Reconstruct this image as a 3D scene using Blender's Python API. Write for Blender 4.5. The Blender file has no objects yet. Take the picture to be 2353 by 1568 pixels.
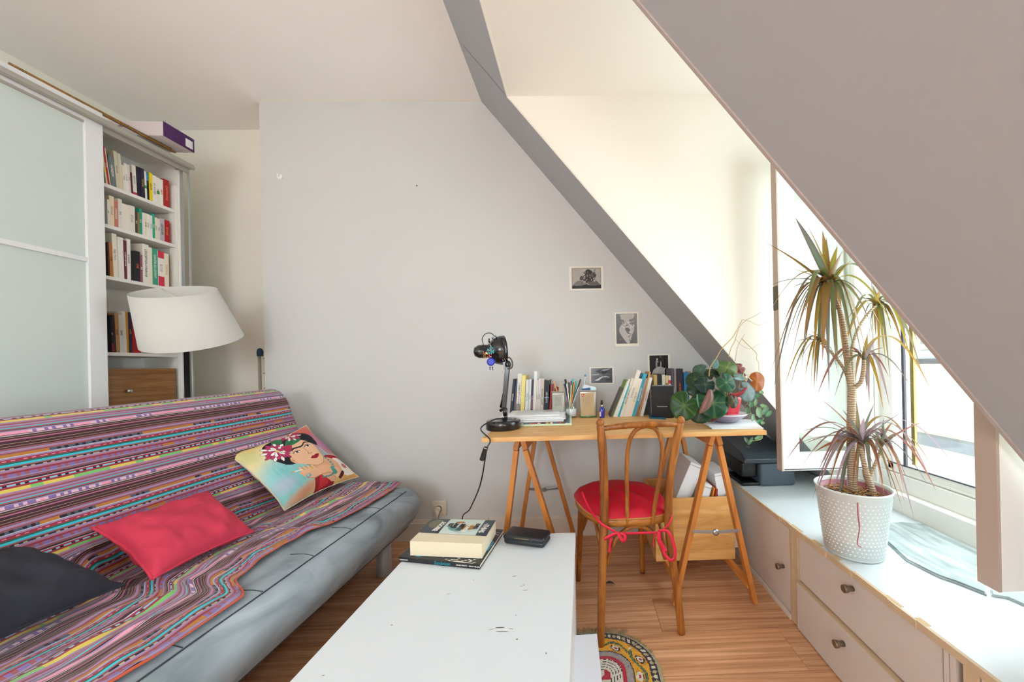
import bpy, bmesh, math, random
import numpy as np
from mathutils import Vector, Matrix
from mathutils import noise as mn
rnd = random.Random(7)
SC = bpy.context.scene
COL = SC.collection
PI = math.pi
# ------------------------------------------------------------------ camera
F = 800.0; HC = 1.08; PSI = math.radians(1.3); ROLL = math.radians(1.25)
PX = 1338.0 + F*math.tan(PSI); PY = 843.0 - F*math.tan(PSI)*math.tan(ROLL)
_r0 = Vector((math.cos(PSI), -math.sin(PSI), 0)); _fw = Vector((math.sin(PSI), math.cos(PSI), 0))
_rx = _r0*math.cos(ROLL) + Vector((0, 0, -math.sin(ROLL))); _up = _r0*math.sin(ROLL) + Vector((0, 0, math.cos(ROLL)))
cam = bpy.data.cameras.new('camera'); co = bpy.data.objects.new('camera', cam); COL.objects.link(co)
cam.sensor_width = 36; cam.lens = F/2353*36
cam.shift_x = (1176.5 - PX)/2353; cam.shift_y = (PY - 784)/2353
cam.clip_start = 0.02; cam.clip_end = 200
m = Matrix((( _rx.x, _up.x, -_fw.x, 0), (_rx.y, _up.y, -_fw.y, 0), (_rx.z, _up.z, -_fw.z, HC), (0, 0, 0, 1)))
co.matrix_world = m
SC.camera = co
def P(u, v, X=None, Y=None, Z=None):
    """point of the room seen at photo pixel (u, v) on the plane x=X, y=Y or z=Z (a measuring aid)"""
    d = _fw + _rx*((u-PX)/F) + _up*(-(v-PY)/F)
    t = X/d.x if X is not None else (Y/d.y if Y is not None else (Z-HC)/d.z)
    return Vector((d.x*t, d.y*t, HC+d.z*t))
# ------------------------------------------------------------------ world, lights, exposure
w = bpy.data.worlds.new('sky'); SC.world = w; w.use_nodes = True
bg = w.node_tree.nodes['Background']; bg.inputs[0].default_value = (0.93, 0.97, 1.0, 1); bg.inputs[1].default_value = 1.55
SC.view_settings.view_transform = 'Standard'; SC.view_settings.look = 'None'
SC.view_settings.gamma = 1; SC.view_settings.use_curve_mapping = False
SC.view_settings.exposure = 0.68
SC.cycles.use_denoising = True
SC.cycles.max_bounces = 10; SC.cycles.diffuse_bounces = 7; SC.cycles.transparent_max_bounces = 12
SC.cycles.sample_clamp_indirect = 8
def area(name, loc, rot, sx, sy, power, color=(1, 1, 1), portal=False):
    l = bpy.data.lights.new(name, 'AREA'); l.shape = 'RECTANGLE'; l.size = sx; l.size_y = sy
    l.energy = power; l.color = color
    if portal: l.cycles.is_portal = True
    o = bpy.data.objects.new(name, l); o.location = loc; o.rotation_euler = rot; COL.objects.link(o); return o
# desk dormer daylight, plus fill lamps at two invented openings behind the camera
area('added_daylight', (1.56, 1.29, 1.40), (0, math.radians(90), 0), 1.7, 0.95, 24, (0.87, 0.94, 1.0))
area('added_daylight', (1.50, -1.75, 1.45), (0, math.radians(90), 0), 1.6, 0.95, 130, (0.83, 0.925, 1.0))  # fill lamp in the made-up second dormer
area('added_daylight', (-1.0, -3.10, 1.60), (math.radians(90), 0, 0), 1.2, 1.2, 30, (.84, .93, 1))  # fill lamp at the made-up rear window
# ------------------------------------------------------------------ materials
MAT = {}
def nodes(name):
    m = bpy.data.materials.new(name); m.use_nodes = True
    nt = m.node_tree; b = nt.nodes['Principled BSDF']; MAT[name] = m
    return m, nt, b
def srgb(h):
    if isinstance(h, str):
        h = h.lstrip('#'); c = [int(h[i:i+2], 16)/255 for i in (0, 2, 4)]
    else: c = list(h)
    return [x/12.92 if x <= .04045 else ((x+.055)/1.055)**2.4 for x in c]
def mat(name, col, rough=.6, metal=0, noise=0.0, nscale=8, bump=0.0, bscale=60, spec=.5, alpha=1, trans=0, coat=0):
    if name in MAT: return MAT[name]
    m, nt, b = nodes(name); c = srgb(col)
    b.inputs['Base Color'].default_value = (*c, 1); b.inputs['Roughness'].default_value = rough
    b.inputs['Metallic'].default_value = metal; b.inputs['Specular IOR Level'].default_value = spec
    if trans: b.inputs['Transmission Weight'].default_value = trans
    if coat: b.inputs['Coat Weight'].default_value = coat; b.inputs['Coat Roughness'].default_value = .12
    tc = nt.nodes.new('ShaderNodeTexCoord')
    if noise:
        n = nt.nodes.new('ShaderNodeTexNoise'); n.inputs['Scale'].default_value = nscale; n.inputs['Detail'].default_value = 5
        nt.links.new(tc.outputs['Object'], n.inputs['Vector'])
        r = nt.nodes.new('ShaderNodeMix'); r.data_type = 'RGBA'
        lo = [max(0, x*(1-noise)) for x in c]; hi = [min(1, x*(1+noise)) for x in c]
        r.inputs[6].default_value = (*lo, 1); r.inputs[7].default_value = (*hi, 1)
        nt.links.new(n.outputs['Fac'], r.inputs[0]); nt.links.new(r.outputs[2], b.inputs['Base Color'])
    if bump:
        n = nt.nodes.new('ShaderNodeTexNoise'); n.inputs['Scale'].default_value = bscale; n.inputs['Detail'].default_value = 4
        nt.links.new(tc.outputs['Object'], n.inputs['Vector'])
        bp = nt.nodes.new('ShaderNodeBump'); bp.inputs['Strength'].default_value = bump; bp.inputs['Distance'].default_value = .01
        nt.links.new(n.outputs['Fac'], bp.inputs['Height']); nt.links.new(bp.outputs[0], b.inputs['Normal'])
    return m
def wood(name, c1, c2, scale=(3, 40, 40), rough=.45, c3=None, dist=2.0, bump=.15, knots=False, rand=0.0):
    m, nt, b = nodes(name); N = nt.nodes; L = nt.links
    tc = N.new('ShaderNodeTexCoord'); mp = N.new('ShaderNodeMapping'); mp.inputs['Scale'].default_value = scale
    src = tc.outputs['Object']
    if rand:
        oi = N.new('ShaderNodeObjectInfo'); vm = N.new('ShaderNodeVectorMath'); vm.operation = 'SCALE'
        cb = N.new('ShaderNodeCombineXYZ')
        for k in range(3): L.new(oi.outputs['Random'], cb.inputs[k])
        L.new(cb.outputs[0], vm.inputs[0]); vm.inputs['Scale'].default_value = 13.7
        ad = N.new('ShaderNodeVectorMath'); L.new(src, ad.inputs[0]); L.new(vm.outputs[0], ad.inputs[1]); src = ad.outputs[0]
    L.new(src, mp.inputs[0])
    n = N.new('ShaderNodeTexNoise'); n.inputs['Scale'].default_value = 1; n.inputs['Detail'].default_value = 8; n.inputs['Distortion'].default_value = dist
    n.inputs['Roughness'].default_value = .62
    L.new(mp.outputs[0], n.inputs['Vector'])
    r = N.new('ShaderNodeValToRGB'); e = r.color_ramp.elements
    e[0].position = .32; e[0].color = (*srgb(c1), 1); e[1].position = .68; e[1].color = (*srgb(c2), 1)
    if c3:
        k = r.color_ramp.elements.new(.5); k.color = (*srgb(c3), 1)
    L.new(n.outputs['Fac'], r.inputs[0]); out = r.outputs[0]
    if rand:
        hs = N.new('ShaderNodeHueSaturation'); mr = N.new('ShaderNodeMapRange')
        mr.inputs[3].default_value = 1-rand; mr.inputs[4].default_value = 1+rand
        L.new(oi.outputs['Random'], mr.inputs[0]); L.new(mr.outputs[0], hs.inputs['Value']); L.new(out, hs.inputs['Color']); out = hs.outputs[0]
    if knots:
        vo = N.new('ShaderNodeTexVoronoi'); vo.inputs['Scale'].default_value = 1.0
        mp2 = N.new('ShaderNodeMapping'); mp2.inputs['Scale'].default_value = (3.2, 6.5, 6.5); L.new(tc.outputs['Object'], mp2.inputs[0]); L.new(mp2.outputs[0], vo.inputs['Vector'])
        r2 = N.new('ShaderNodeValToRGB'); r2.color_ramp.elements[0].position = .03; r2.color_ramp.elements[0].color = (0.35, .2, .1, 1)
        r2.color_ramp.elements[1].position = .09; r2.color_ramp.elements[1].color = (1, 1, 1, 1); L.new(vo.outputs['Distance'], r2.inputs[0])
        mx = N.new('ShaderNodeMix'); mx.data_type = 'RGBA'; mx.blend_type = 'MULTIPLY'; mx.inputs[0].default_value = .8
        L.new(out, mx.inputs[6]); L.new(r2.outputs[0], mx.inputs[7]); out = mx.outputs[2]
    L.new(out, b.inputs['Base Color']); b.inputs['Roughness'].default_value = rough
    bp = N.new('ShaderNodeBump'); bp.inputs['Strength'].default_value = bump; bp.inputs['Distance'].default_value = .003
    L.new(n.outputs['Fac'], bp.inputs['Height']); L.new(bp.outputs[0], b.inputs['Normal'])
    return m
def vcol(name, rough=.7, sheen=0, bump=0, bscale=400, spec=.4):
    if name in MAT: return MAT[name]
    m, nt, b = nodes(name); a = nt.nodes.new('ShaderNodeAttribute'); a.attribute_name = 'Col'
    nt.links.new(a.outputs['Color'], b.inputs['Base Color']); b.inputs['Roughness'].default_value = rough
    b.inputs['Specular IOR Level'].default_value = spec
    if sheen: b.inputs['Sheen Weight'].default_value = sheen
    if bump:
        tc = nt.nodes.new('ShaderNodeTexCoord'); n = nt.nodes.new('ShaderNodeTexNoise'); n.inputs['Scale'].default_value = bscale
        nt.links.new(tc.outputs['Object'], n.inputs['Vector']); bp = nt.nodes.new('ShaderNodeBump')
        bp.inputs['Strength'].default_value = bump; bp.inputs['Distance'].default_value = .004
        nt.links.new(n.outputs['Fac'], bp.inputs['Height']); nt.links.new(bp.outputs[0], b.inputs['Normal'])
    return m
def glass(name, tint=(1, 1, 1), gloss=.08):
    m = bpy.data.materials.new(name); m.use_nodes = True; MAT[name] = m; nt = m.node_tree; nt.nodes.clear()
    o = nt.nodes.new('ShaderNodeOutputMaterial'); t = nt.nodes.new('ShaderNodeBsdfTransparent'); g = nt.nodes.new('ShaderNodeBsdfGlossy')
    t.inputs[0].default_value = (*tint, 1); g.inputs['Roughness'].default_value = .02; mx = nt.nodes.new('ShaderNodeMixShader'); mx.inputs[0].default_value = gloss
    nt.links.new(t.outputs[0], mx.inputs[1]); nt.links.new(g.outputs[0], mx.inputs[2]); nt.links.new(mx.outputs[0], o.inputs[0]); return m
# ------------------------------------------------------------------ mesh building
class MB:
    def __init__(s): s.v = []; s.f = []; s.c = None; s.x = Matrix.Identity(4); s.sm = []
    def add(s, vs, fs, smooth=False):
        n = len(s.v); s.v += [tuple(s.x @ Vector(p)) for p in vs]
        for f in fs: s.f.append(tuple(i+n for i in f)); s.sm.append(smooth)
        return s
    def box(s, a, b, r=None):
        x0, x1 = sorted((a[0], b[0])); y0, y1 = sorted((a[1], b[1])); z0, z1 = sorted((a[2], b[2]))
        return s.add([(x0,y0,z0),(x1,y0,z0),(x1,y1,z0),(x0,y1,z0),(x0,y0,z1),(x1,y0,z1),(x1,y1,z1),(x0,y1,z1)],
            [(0,3,2,1),(4,5,6,7),(0,1,5,4),(1,2,6,5),(2,3,7,6),(3,0,4,7)])
    def rbox(s, a, b, r=.004, seg=2):
        """box with rounded edges"""
        bm = bmesh.new(); bmesh.ops.create_cube(bm, size=1)
        c = [(a[i]+b[i])/2 for i in range(3)]; d = [abs(b[i]-a[i]) for i in range(3)]
        for q in bm.verts: q.co = Vector((c[i]+q.co[i]*d[i] for i in range(3)))
        bmesh.ops.bevel(bm, geom=bm.edges[:], offset=min(r, min(d)*.49), segments=seg, affect='EDGES', profile=.5)
        s.bm(bm, True); return s
    def bm(s, bm, smooth=False):
        bm.verts.index_update(); s.add([q.co.copy() for q in bm.verts], [[q.index for q in f.verts] for f in bm.faces], smooth); bm.free()
    def bar(s, p, q, w, h, upv=(0, 0, 1)):
        """rectangular bar from p to q, w across, h along upv"""
        p = Vector(p); q = Vector(q); d = (q-p).normalized(); u = Vector(upv); a = d.cross(u)
        if a.length < 1e-4: a = d.cross(Vector((0, 1, 0)))
        a.normalize(); u = a.cross(d).normalized(); vs = []
        for e in (p, q):
            for i, j in ((-1,-1),(1,-1),(1,1),(-1,1)): vs.append(e + a*(w/2*i) + u*(h/2*j))
        return s.add(vs, [(0,1,2,3),(7,6,5,4),(0,4,5,1),(1,5,6,2),(2,6,7,3),(3,7,4,0)])
    def tube(s, pts, r, n=10, cap=True, flat=1.0, smooth=True):
        pts = [Vector(p) for p in pts]; R = r if isinstance(r, (list, tuple)) else [r]*len(pts)
        vs = []; prev = None
        for i, p in enumerate(pts):
            d = (pts[min(i+1, len(pts)-1)] - pts[max(i-1, 0)]).normalized()
            if prev is None:
                a = d.cross(Vector((0, 0, 1)))
                if a.length < .05: a = d.cross(Vector((0, 1, 0)))
            else: a = prev - d*prev.dot(d)
            a.normalize(); b = d.cross(a); prev = a
            for k in range(n):
                t = 2*PI*k/n; vs.append(p + a*(R[i]*math.cos(t)) + b*(R[i]*flat*math.sin(t)))
        fs = [(i*n+k, i*n+(k+1)%n, (i+1)*n+(k+1)%n, (i+1)*n+k) for i in range(len(pts)-1) for k in range(n)]
        s.add(vs, fs, smooth)
        if cap and len(pts) > 1:
            m0 = len(s.v)-len(vs); s.f.append(tuple(m0+k for k in range(n))[::-1]); s.sm.append(False)
            s.f.append(tuple(m0+(len(pts)-1)*n+k for k in range(n))); s.sm.append(False)
        return s
    def lathe(s, prof, c=(0, 0, 0), n=32, ax=None, smooth=True):
        """prof: (radius, height) pairs around an axis through c"""
        M3 = Matrix.Identity(3) if ax is None else Vector((0, 0, 1)).rotation_difference(Vector(ax)).to_matrix()
        vs = []; c = Vector(c)
        for (r, z) in prof:
            for k in range(n):
                t = 2*PI*k/n; vs.append(c + M3 @ Vector((r*math.cos(t), r*math.sin(t), z)))
        fs = [(i*n+k, i*n+(k+1)%n, (i+1)*n+(k+1)%n, (i+1)*n+k) for i in range(len(prof)-1) for k in range(n)]
        s.add(vs, fs, smooth); m0 = len(s.v)-len(vs)
        if prof[0][0] > 1e-4: s.f.append(tuple(m0+k for k in range(n))[::-1]); s.sm.append(False)
        if prof[-1][0] > 1e-4: s.f.append(tuple(m0+(len(prof)-1)*n+k for k in range(n))); s.sm.append(False)
        return s
    def ball(s, c, r, n=12, sc=(1, 1, 1)):
        c = Vector(c); prof = [(max(1e-5, math.sin(PI*i/(n//2))), -math.cos(PI*i/(n//2))) for i in range(n//2+1)]
        vs = []
        for (a, z) in prof:
            for k in range(n): t = 2*PI*k/n; vs.append(c + Vector((a*math.cos(t)*r*sc[0], a*math.sin(t)*r*sc[1], z*r*sc[2])))
        return s.add(vs, [(i*n+k, i*n+(k+1)%n, (i+1)*n+(k+1)%n, (i+1)*n+k) for i in range(len(prof)-1) for k in range(n)], True)
    def prism(s, poly, d0, d1, axis='y'):
        """polygon in the two other axes extruded along axis"""
        def mk(p, d): return {'y': (p[0], d, p[1]), 'x': (d, p[0], p[1]), 'z': (p[0], p[1], d)}[axis]
        n = len(poly); vs = [mk(p, d0) for p in poly] + [mk(p, d1) for p in poly]
        return s.add(vs, [tuple(range(n)), tuple(range(2*n-1, n-1, -1))] + [(i, n+i, n+(i+1)%n, (i+1)%n) for i in range(n)])
    def grid(s, fn, nu, nv, smooth=True, wrapu=False):
        vs = [fn(i/(nu), j/(nv)) for j in range(nv+1) for i in range(nu+1)]
        return s.add(vs, [(j*(nu+1)+i, j*(nu+1)+i+1, (j+1)*(nu+1)+i+1, (j+1)*(nu+1)+i) for j in range(nv) for i in range(nu)], smooth)
    def build(s, name, material, parent=None, label=None, colors=None, domain='FACE', loc=None, bevel=0, fixn=True, solid=0):
        me = bpy.data.meshes.new(name); me.from_pydata(s.v, [], s.f); me.polygons.foreach_set('use_smooth', s.sm)
        if colors is not None:
            c = np.ones((len(colors), 4), dtype=np.float32); c[:, :3] = colors
            if domain == 'FACE':
                n = np.array([len(f) for f in s.f]); c = np.repeat(c, n, axis=0); at_ = me.color_attributes.new('Col', 'FLOAT_COLOR', 'CORNER')
            else: at_ = me.color_attributes.new('Col', 'FLOAT_COLOR', 'POINT')
            at_.data.foreach_set('color', c.ravel())
        elif fixn:
            bm = bmesh.new(); bm.from_mesh(me); bmesh.ops.recalc_face_normals(bm, faces=bm.faces[:]); bm.to_mesh(me); bm.free()
        me.update()
        mts = material if isinstance(material, (list, tuple)) else [material]
        for q in mts: me.materials.append(q)
        return link(name, me, parent, label, bevel, solid)
def link(name, me, parent=None, label=None, bevel=0, solid=0):
    o = bpy.data.objects.new(name, me); COL.objects.link(o)
    if parent is not None:
        o.parent = parent; o.matrix_parent_inverse = wm(parent).inverted()
    if label: o['label'] = label
    if solid:
        q = o.modifiers.new('thick', 'SOLIDIFY'); q.thickness = solid; q.offset = -1
    if bevel:
        q = o.modifiers.new('bevel', 'BEVEL'); q.width = bevel; q.segments = 2; q.limit_method = 'ANGLE'; q.angle_limit = .7
    return o
def wm(o):
    m = o.matrix_basis.copy()
    if o.parent: m = wm(o.parent) @ o.matrix_parent_inverse @ m
    return m
def thing(name, label, cat, loc=(0, 0, 0), group=None):
    o = bpy.data.objects.new(name, None); COL.objects.link(o); o.location = loc; o.empty_display_size = .05
    return tag(o, label, cat, group)
def tag(o, label=None, cat=None, group=None, kind=None):
    if label: o['label'] = label
    if cat: o['category'] = cat
    if group: o['group'] = group
    if kind: o['kind'] = kind
    return o
def struct(o, label=None):
    o['kind'] = 'structure'
    if label: o['label'] = label
    return o
def text(s, size, mtx, material, name='lettering', parent=None, ext=.0004, align='CENTER', bold=0, spacing=1):
    cu = bpy.data.curves.new('t', 'FONT'); cu.body = s; cu.size = size; cu.extrude = ext; cu.align_x = align; cu.align_y = 'CENTER'
    cu.offset = bold; cu.space_character = spacing; cu.resolution_u = 2
    t = bpy.data.objects.new('t', cu); me = bpy.data.meshes.new_from_object(t); bpy.data.objects.remove(t); bpy.data.curves.remove(cu)
    me.transform(mtx); me.materials.clear(); me.materials.append(material)
    return link(name, me, parent)
def frame(o, x, y):
    """matrix with origin o, text-right x and text-up y"""
    x = Vector(x).normalized(); z = x.cross(Vector(y)).normalized(); y = z.cross(x); o = Vector(o)
    return Matrix(((x.x, y.x, z.x, o.x), (x.y, y.y, z.y, o.y), (x.z, y.z, z.z, o.z), (0, 0, 0, 1)))
def bez(pts, n=24):
    """smooth curve through points (Catmull-Rom)"""
    pts = [Vector(p) for p in pts]; out = []; m_ = len(pts)-1
    for i in range(n+1):
        t = i/n*m_; k = min(int(t), m_-1); f = t-k
        a = pts[max(k-1, 0)]; b = pts[k]; c = pts[k+1]; d = pts[min(k+2, m_)]
        out.append(.5*((2*b)+(c-a)*f+(2*a-5*b+4*c-d)*f*f+(3*b-a-3*c+d)*f**3))
    return out
def lerp(a, b, t): return a+(b-a)*t
def nz(x, y, z=0): return mn.noise(Vector((x, y, z)))
class Canvas:
    """small raster used as a colour-attribute print on a fine grid"""
    def __init__(s, w, h, bg='#ffffff'):
        s.w, s.h = w, h; s.a = np.empty((h, w, 3)); s.a[:] = srgb(bg)
        yy, xx = np.mgrid[0:h, 0:w]; s.X = (xx+.5)/w; s.Y = (yy+.5)/h   # y up
    def poly(s, pts, col, t=1.0):
        x, y = s.X, s.Y; ins = np.zeros(x.shape, bool); n = len(pts)
        for i in range(n):
            x0, y0 = pts[i]; x1, y1 = pts[(i+1) % n]
            if y0 == y1: continue
            ins ^= ((y0 > y) != (y1 > y)) & (x < (x1-x0)*(y-y0)/(y1-y0)+x0)
        s.a[ins] = s.a[ins]*(1-t)+np.array(srgb(col))*t; return s
    def blob(s, pts, col, t=1.0): return s.poly([tuple(p[:2]) for p in bez([(*p, 0) for p in pts]+[(*pts[0], 0)], len(pts)*6)], col, t)
    def ell(s, cx, cy, rx, ry, col, rot=0, t=1.0):
        dx = s.X-cx; dy = s.Y-cy; c, q = math.cos(rot), math.sin(rot)
        k = ((dx*c+dy*q)/rx)**2+((-dx*q+dy*c)/ry)**2 < 1; s.a[k] = s.a[k]*(1-t)+np.array(srgb(col))*t; return s
    def line(s, pts, wd, col, asp=1.0):
        c = np.array(srgb(col))
        for (x0, y0), (x1, y1) in zip(pts[:-1], pts[1:]):
            dx, dy = (x1-x0), (y1-y0)*asp; L2 = dx*dx+dy*dy+1e-12
            t = np.clip(((s.X-x0)*dx+(s.Y-y0)*asp*dy)/L2, 0, 1)
            d = np.hypot(s.X-x0-t*dx, (s.Y-y0)*asp-t*dy); s.a[d < wd/2] = c
        return s
    def grad(s, stops, ang=0):
        """background gradient along direction ang"""
        t = s.X*math.cos(ang)+s.Y*math.sin(ang); t = (t-t.min())/(t.max()-t.min())
        xs = [q[0] for q in stops]; cs = np.array([srgb(q[1]) for q in stops])
        for k in range(3): s.a[..., k] = np.interp(t, xs, cs[:, k])
        return s
def printed(mb, fn, cv):
    """grid with one face per canvas cell; returns colours"""
    mb.grid(fn, cv.w, cv.h, smooth=True); return cv.a.reshape(-1, 3)
# ================================================================== ROOM
WALLM = mat('painted_wall', '#cfd1d1', .85, noise=.02, nscale=2.5, bump=.05, bscale=40)
NICHEM = mat('niche_wall_paint', '#f0ede2', .85, noise=.02, nscale=2)
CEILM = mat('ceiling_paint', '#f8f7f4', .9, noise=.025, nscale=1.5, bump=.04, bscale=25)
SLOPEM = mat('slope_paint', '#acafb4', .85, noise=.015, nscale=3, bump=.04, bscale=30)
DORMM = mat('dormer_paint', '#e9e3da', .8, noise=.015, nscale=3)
TRIMM = mat('trim_paint', '#ddd5cc', .55, noise=.02, nscale=5)
WINM = mat('window_frame_paint', '#f0efeb', .4, noise=.02, nscale=12)
YB = 2.24; ZC = 2.79; YW = -3.0; XL = -2.98; XR = 1.40
K = 1.205; X0 = -0.608
def zs(x): return ZC-K*(x-X0)
def xs_(z): return X0+(ZC-z)/K
YF, YN = 1.81, 0.772            # dormer cheeks by the desk
ZD = 2.487; XD = xs_(ZD)
Y2F, Y2N = -1.25, -2.25        # unseen second dormer, added behind the camera for fill light
floorM = mat('subfloor', '#5d3a22', .8)
fl = struct(MB().box((XL, YW, -.06), (1.5, 2.5, -.012)).build('floor', floorM))
plankM = wood('oak_laminate', '#b07c56', '#e8ba94', (1.1, 36, 36), .34, c3='#d09c74', dist=1.6, bump=.08, rand=.08)
seam0 = 1.2; k0 = int((YW-seam0)/.2)-1
for k in range(k0, 8):
    y0 = seam0+k*.2; y1 = y0+.2
    if y1 <= YW or y0 >= 2.49: continue
    y0 = max(y0, YW); y1 = min(y1, 2.5)
    x = XL - (k*0.47) % 1.25
    while x < 1.45:
        a = max(x, XL); b = min(x+1.25, 1.45)
        if b-a > .03: MB().box((a+.0006, y0+.0009, -.012), (b-.0006, y1-.0009, 0)).build('plank', plankM, fl)
        x += 1.25
struct(MB().box((-2.0, YB, 0), (-1.96, 2.6, ZC)).prism([(-1.96, 0), (-1.96, ZC), (X0, ZC), (1.5, zs(1.5)), (1.5, 0)], YB, 2.6).build('wall_back', WALLM))
struct(MB().box((XL-.1, 2.49, 0), (-1.99, 2.62, ZC)).build('wall_niche', NICHEM))
struct(MB().box((XL-.12, YW-.1, 0), (XL, 2.6, ZC)).build('wall_left', NICHEM))
struct(MB().box((XL-.12, YW-.1, ZC), (X0+.02, 2.62, ZC+.1)).build('ceiling', CEILM))
# wall behind the camera; its window opening is added for fill light
wr = MB(); wr.box((XL, YW-.12, 0), (-1.6, YW, ZC)).box((-.4, YW-.12, 0), (1.5, YW, ZC)).box((-1.6, YW-.12, 0), (-.4, YW, 1.0)).box((-1.6, YW-.12, 2.2), (-.4, YW, ZC))
struct(wr.build('wall_rear', WALLM))
# sloping roof lining
def slab(y0, y1, xa, xb, th=.12): return [(xa, zs(xa)), (xb, zs(xb)), (xb+th, zs(xb)+th*.6), (xa+th, zs(xa)+th*.85)]
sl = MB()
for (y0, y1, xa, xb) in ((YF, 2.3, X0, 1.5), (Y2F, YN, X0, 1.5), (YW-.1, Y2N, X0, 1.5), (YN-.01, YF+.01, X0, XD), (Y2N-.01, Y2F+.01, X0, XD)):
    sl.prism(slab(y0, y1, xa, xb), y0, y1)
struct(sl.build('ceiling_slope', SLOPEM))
# thin edging boards round the dormer opening
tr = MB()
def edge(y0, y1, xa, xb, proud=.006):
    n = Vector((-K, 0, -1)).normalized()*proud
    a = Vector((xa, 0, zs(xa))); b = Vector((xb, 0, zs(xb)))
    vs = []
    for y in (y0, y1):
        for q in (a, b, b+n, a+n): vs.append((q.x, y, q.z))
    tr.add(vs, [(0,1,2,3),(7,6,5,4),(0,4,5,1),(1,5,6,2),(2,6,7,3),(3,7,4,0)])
edge(YN-.007, YN+.002, XD-.02, 1.42, .004); struct(tr.build('trim_1', mat('edging_board_paint', '#b5aaa6', .6)))  # even taupe colour of the edging board itself
tr = MB(); edge(YF-.004, YF+.004, XD, 1.42, .004)
tr.box((XD-.004, YN, zs(XD)-.004), (XD+.006, YF, zs(XD)+.004)); struct(tr.build('trim_2', DORMM))
# dormer by the desk
dm = MB()
dm.box((XD, YN-.05, ZD), (1.6, YF+.05, ZD+.08))
struct(dm.build('ceiling_dormer', DORMM))
def cheek(ya, yb, q=.003): return MB().prism([(XD+q*.8, ZD), (1.6, ZD), (1.6, zs(1.6)-.05+q), (1.42, zs(1.42)+q)], ya, yb)
struct(cheek(YF-.002, YF+.06).build('wall_dormer_far', DORMM)); struct(cheek(YN-.06, YN+.001, .03).build('wall_dormer_near', DORMM))
d2 = MB(); d2.box((XD, Y2N-.05, ZD), (1.6, Y2F+.05, ZD+.08))  # unseen extra dormer, put in as an opening for fill light
for ya in (Y2F-.002, Y2N-.058): d2.prism([(XD, ZD), (1.6, ZD), (1.6, zs(1.42)-.1), (1.42, zs(1.42)-.02)], ya, ya+.06)
d2.box((1.42, Y2N-.05, 2.25), (1.6, Y2F+.05, ZD+.02)); struct(d2.build('wall_dormer_added', DORMM))
# wall under and over the window
wl = MB().box((1.44, YW-.1, 0), (1.6, 2.5, .40)).box((1.40, YN-.05, 2.28), (1.6, YF+.05, ZD+.02))
struct(wl.build('wall_right', WALLM))
# window 1 : fixed frame, two inward casements, outer glazing
wf = MB()
wf.box((1.385, YN, .40), (1.60, YF, .486)).box((1.425, YN, .486), (1.60, YF, .560))
wf.box((1.415, 1.655, .486), (1.60, YF, 2.28)).box((1.40, 1.70, .486), (1.43, YF, 2.28)).box((1.415, YN, .486), (1.60, .86, 2.28)).box((1.415, YN, 2.2), (1.60, YF, 2.30))
w1 = struct(wf.build('window_1', WINM, bevel=.003))
gm = glass('window_glass', (.93, .97, .96), .05)
def casement(name, xa, xb, y, z0, z1, th, st, glassy=True):
    b = MB().box((xa, y-th/2, z0), (xa+st, y+th/2, z1)).box((xb-st, y-th/2, z0), (xb, y+th/2, z1)).box((xa+st, y-th/2, z0), (xb-st, y+th/2, z0+st*1.0)).box((xa+st, y-th/2, z1-st), (xb-st, y+th/2, z1))
    b.box((xa+st-.012, y-th/2+.008, z0+st-.012), (xb-st+.012, y-th/2+.014, z0+st+.004))
    o = b.build(name, WINM, w1, bevel=.002)
    MB().box((xa+st-.01, y-.002, z0+st-.01), (xb-st+.01, y+.002, z1-st+.01)).build('pane', gm, o)
    return o
s1_ = casement('far_casement', .955, 1.405, 1.672, .556, 2.12, .040, .082)
o = MB().box((.948, 1.650, .556), (.955, 1.694, 2.12)).build('edge_strip', mat('shaded_edge_paint', '#b9a79a', .6), s1_)  # taupe carries the shade on the casement's free edge
MB().box((.944, 1.655, 1.335), (.952, 1.689, 1.45)).build('latch_plate', mat('dull_steel', '#5b5348', .4, .8), s1_)
MB().box((.96, 1.648, .562), (1.38, 1.656, .566)).build('weather_strip', mat('rubber_seal', '#4c4a52', .7), s1_)
s2_ = casement('near_casement', .992, 1.41, .832, .518, 2.12, .044, .085)
MB().box((.984, .81, .518), (.992, .856, 2.12)).build('edge_strip', MAT['shaded_edge_paint'], s2_)  # same painted shade on the near casement's free edge
# outer glazing: mullion, rails, brass strip and seal
og = MB().box((1.44, .86, .56), (1.475, 1.62, .60)).box((1.44, 1.59, .56), (1.475, 1.66, 2.2)).box((1.44, .86, 2.14), (1.475, 1.66, 2.2))
og = og.build('outer_sash', WINM, w1, bevel=.002)
MB().box((1.432, 1.520, .60), (1.442, 1.532, 2.14)).build('seal', MAT['rubber_seal'], og)
MB().box((1.435, 1.478, .62), (1.445, 1.494, 2.14)).build('brass_strip', mat('tarnished_brass', '#8a7747', .45, .6, noise=.35, nscale=30), og)
MB().box((1.436, .86, .600), (1.446, 1.62, .605)).build('lower_seal', MAT['rubber_seal'], og)
MB().box((1.43, .86, .566), (1.445, 1.62, .574)).build('drip_rail', WINM, og)
MB().box((1.452, .86, .6), (1.456, 1.60, 2.14)).build('pane', gm, og)
# baseboard of the back wall
bb = MB().box((-1.955, YB-.016, 0), (-.62, YB, .098)).box((-1.955, YB-.020, .098), (-.62, YB, .112)).box((-1.955, YB-.013, .112), (-.62, YB, .130))
bb.box((-.617, YB-.016, 0), (.85, YB, .098)).box((-.617, YB-.020, .098), (.85, YB, .112)).box((-.617, YB-.013, .112), (.85, YB, .130))
struct(bb.build('baseboard_back', TRIMM))
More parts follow.
